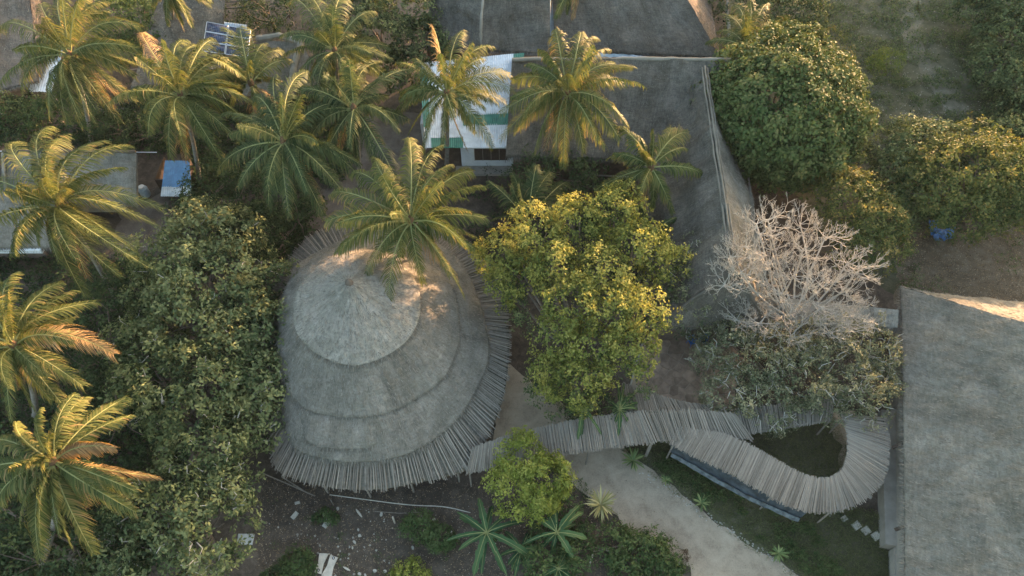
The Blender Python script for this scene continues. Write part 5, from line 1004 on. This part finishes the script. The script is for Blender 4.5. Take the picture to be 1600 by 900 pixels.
# ------------------------------------------------------------------ ground cover (uncountable)
def in_poly(px, n):
    P = np.array(px, float); x0, y0 = P.min(0); x1, y1 = P.max(0); out = []
    X = rng.uniform(x0, x1, n * 4); Y = rng.uniform(y0, y1, n * 4); c = np.zeros(len(X), bool)
    for i in range(len(P)):
        a, b = P[i], P[i - 1]; 
        if a[1] == b[1]: continue
        m = ((a[1] > Y) != (b[1] > Y)) & (X < (b[0] - a[0]) * (Y - a[1]) / (b[1] - a[1]) + a[0]); c ^= m
    X, Y = X[c][:n], Y[c][:n]; dy = 450 - Y; d = np.stack([X - 800, FPX * CP + dy * SP, -FPX * SP + dy * CP], 1); return d * (-CAM_H / d[:, 2:3]) + [0, 0, CAM_H]
def cover(name, label, cat, px, n, leaf, size, hmax, k=5, asp=0.35, thr=None, tone=None, sc=1.5, spread=.8):
    P = in_poly(px, n); s_ = sn(P, sc)
    if thr is not None: kp = s_ > thr; P, s_ = P[kp], s_[kp]
    P[:, 2] = rng.uniform(0.02, 1, len(P)) ** 1.5 * hmax * np.clip(.6 + .5 * s_, .15, 1.4) + .02
    N = nrm(rng.normal(0, .5, P.shape) + UP); o = leaves(name, P, N, size, k, G[leaf], None, base=(0, 0, 0), asp=asp, spread=spread); return tag(o, label, cat, kind='stuff')
cover('grass', 'rough green grass on the lawn beside the sand path', 'grass', [(968, 702), (1050, 690), (1200, 765), (1380, 800), (1398, 940), (1300, 940), (1256, 902), (1104, 797), (1014, 729)], 9000, 'grass', .13, .12, 5, .2, spread=.5)
cover('weeds', 'leafy weeds growing through the lawn grass', 'weeds', [(1010, 720), (1050, 700), (1200, 775), (1260, 815), (1330, 900), (1262, 900), (1110, 795)], 2600, 'green', .15, .3, 6, .4, thr=-.1, sc=.8)
cover('grass', 'dark grass of the oval lawn island inside the canopy loop', 'grass', [(1140, 655), (1300, 645), (1325, 700), (1310, 755), (1240, 750), (1160, 700)], 3500, 'grass', .12, .1, 5, .2, spread=.5)
cover('undergrowth', 'dark undergrowth between the left palms', 'undergrowth', [(-60, 390), (150, 400), (240, 400), (260, 560), (230, 900), (-60, 960)], 8000, 'shade', .26, 1.0, 6, .45)
cover('undergrowth', 'dark undergrowth below the upper palms', 'undergrowth', [(120, 140), (560, 100), (560, 250), (480, 350), (480, 410), (300, 400), (300, 240), (120, 235)], 9000, 'shade', .27, 1.0, 6, .45, thr=-.75)
cover('undergrowth', 'dark undergrowth around the white house and verandah', 'undergrowth', [(640, 265), (1010, 262), (1060, 420), (860, 480), (760, 460), (700, 330)], 3500, 'shade', .2, .7, 6, .4, thr=-.2)
cover('scrub', 'thin scrub and weeds over the stony slope', 'scrub', [(1190, -40), (1700, -40), (1700, 340), (1400, 350), (1340, 250), (1280, 60)], 24000, 'scrub', .2, .35, 4, .4, thr=-.15, sc=2.0)
cover('scrub', 'thicker dark brush at the far right of the slope', 'scrub', [(1500, -40), (1700, -40), (1700, 260), (1550, 260), (1515, 100)], 8000, 'cashew', .17, .9, 5, .4, thr=-.4)
cover('leaf_litter', 'dry leaf litter on the garden soil', 'leaf litter', [(400, 745), (900, 760), (960, 800), (960, 905), (400, 905)], 8000, 'litter', .075, .02, 2, .5)
cover('leaf_litter', 'dry leaf litter over the dirt clearing', 'leaf litter', [(1400, 370), (1700, 330), (1700, 500), (1400, 465)], 7000, 'litter', .085, .02, 2, .5)
cover('weeds', 'small weeds on the garden soil', 'weeds', [(410, 770), (700, 780), (700, 905), (410, 905)], 1400, 'green', .085, .12, 5, .4, thr=.55, sc=.9)
def pebbles(label, px, n, smin, smax, line=None):
    if line is None: P = in_poly(px, n)
    else:
        L_ = resamp([W(x, y, 0) for x, y in line], n); P = L_ + rng.normal(0, .12, (n, 3)) * [1, 1, 0]
    n = len(P); oct_ = np.array([[1, 0, 0], [0, 1, 0], [-1, 0, 0], [0, -1, 0], [0, 0, 1], [0, 0, -.6]]); s_ = rng.uniform(smin, smax, (n, 1, 1)); V = (P[:, None] + oct_ * s_ * rng.uniform(.6, 1.2, (n, 6, 1)) * [1, 1, .6]).reshape(-1, 3)
    F = np.array([(0, 1, 4), (1, 2, 4), (2, 3, 4), (3, 0, 4), (1, 0, 5), (2, 1, 5), (3, 2, 5), (0, 3, 5)]); F = (F[None] + np.arange(n)[:, None, None] * 6).reshape(-1, 3)
    return tag(fast('pebbles', V, F, M['stone'], None, base=(0, 0, 0)), label, 'pebbles', kind='stuff')
pebbles('scattered pebbles on the garden soil', [(400, 765), (900, 790), (900, 905), (400, 905)], 300, .012, .04)
pebbles('rubble strewn around the notched planks', [(480, 790), (620, 800), (620, 905), (440, 905)], 60, .04, .1)
pebbles('stones strewn over the slope and track', [(1280, -20), (1560, -20), (1600, 250), (1380, 250), (1330, 60)], 1600, .02, .08)
pebbles('small edging stones along the sand path', None, 170, .03, .09, [(1002, 738), (1060, 775), (1100, 803), (1180, 855), (1240, 897)])
pebbles('grit on the dirt clearing', [(1400, 380), (1700, 350), (1700, 490), (1400, 460)], 500, .015, .05)

cover('weeds', 'weeds creeping over the right edge of the sand path', 'weeds', [(1000, 728), (1012, 722), (1110, 795), (1262, 900), (1240, 906), (1095, 806)], 420, 'grass', .1, .12, 6, .3)
cover('leaf_litter', 'fallen leaves along the sand path', 'leaf litter', [(780, 590), (850, 620), (950, 720), (1090, 810), (1220, 900), (1080, 900), (950, 800), (880, 730), (780, 680)], 500, 'litter', .07, .01, 1, .5, thr=0.0, sc=.9)
cover('weeds', 'weeds along the left edge of the sand path', 'weeds', [(885, 745), (905, 745), (960, 800), (1010, 845), (1085, 890), (1060, 905), (940, 820)], 420, 'green', .11, .2, 6, .4)
cover('undergrowth', 'low undergrowth carrying on behind the top row of roofs and palms', 'undergrowth', [(-300, -170), (1190, -170), (1190, -15), (860, -90), (640, -60), (380, -30), (-300, -50)], 7000, 'cashew', .4, 1.2, 5, .45, thr=-.6, sc=3.0)
cover('undergrowth', 'low undergrowth carrying on past the left palms', 'undergrowth', [(-420, -100), (-40, -60), (-60, 300), (-80, 960), (-420, 960)], 4500, 'shade', .32, 1.1, 5, .45, thr=-.6, sc=3.0)
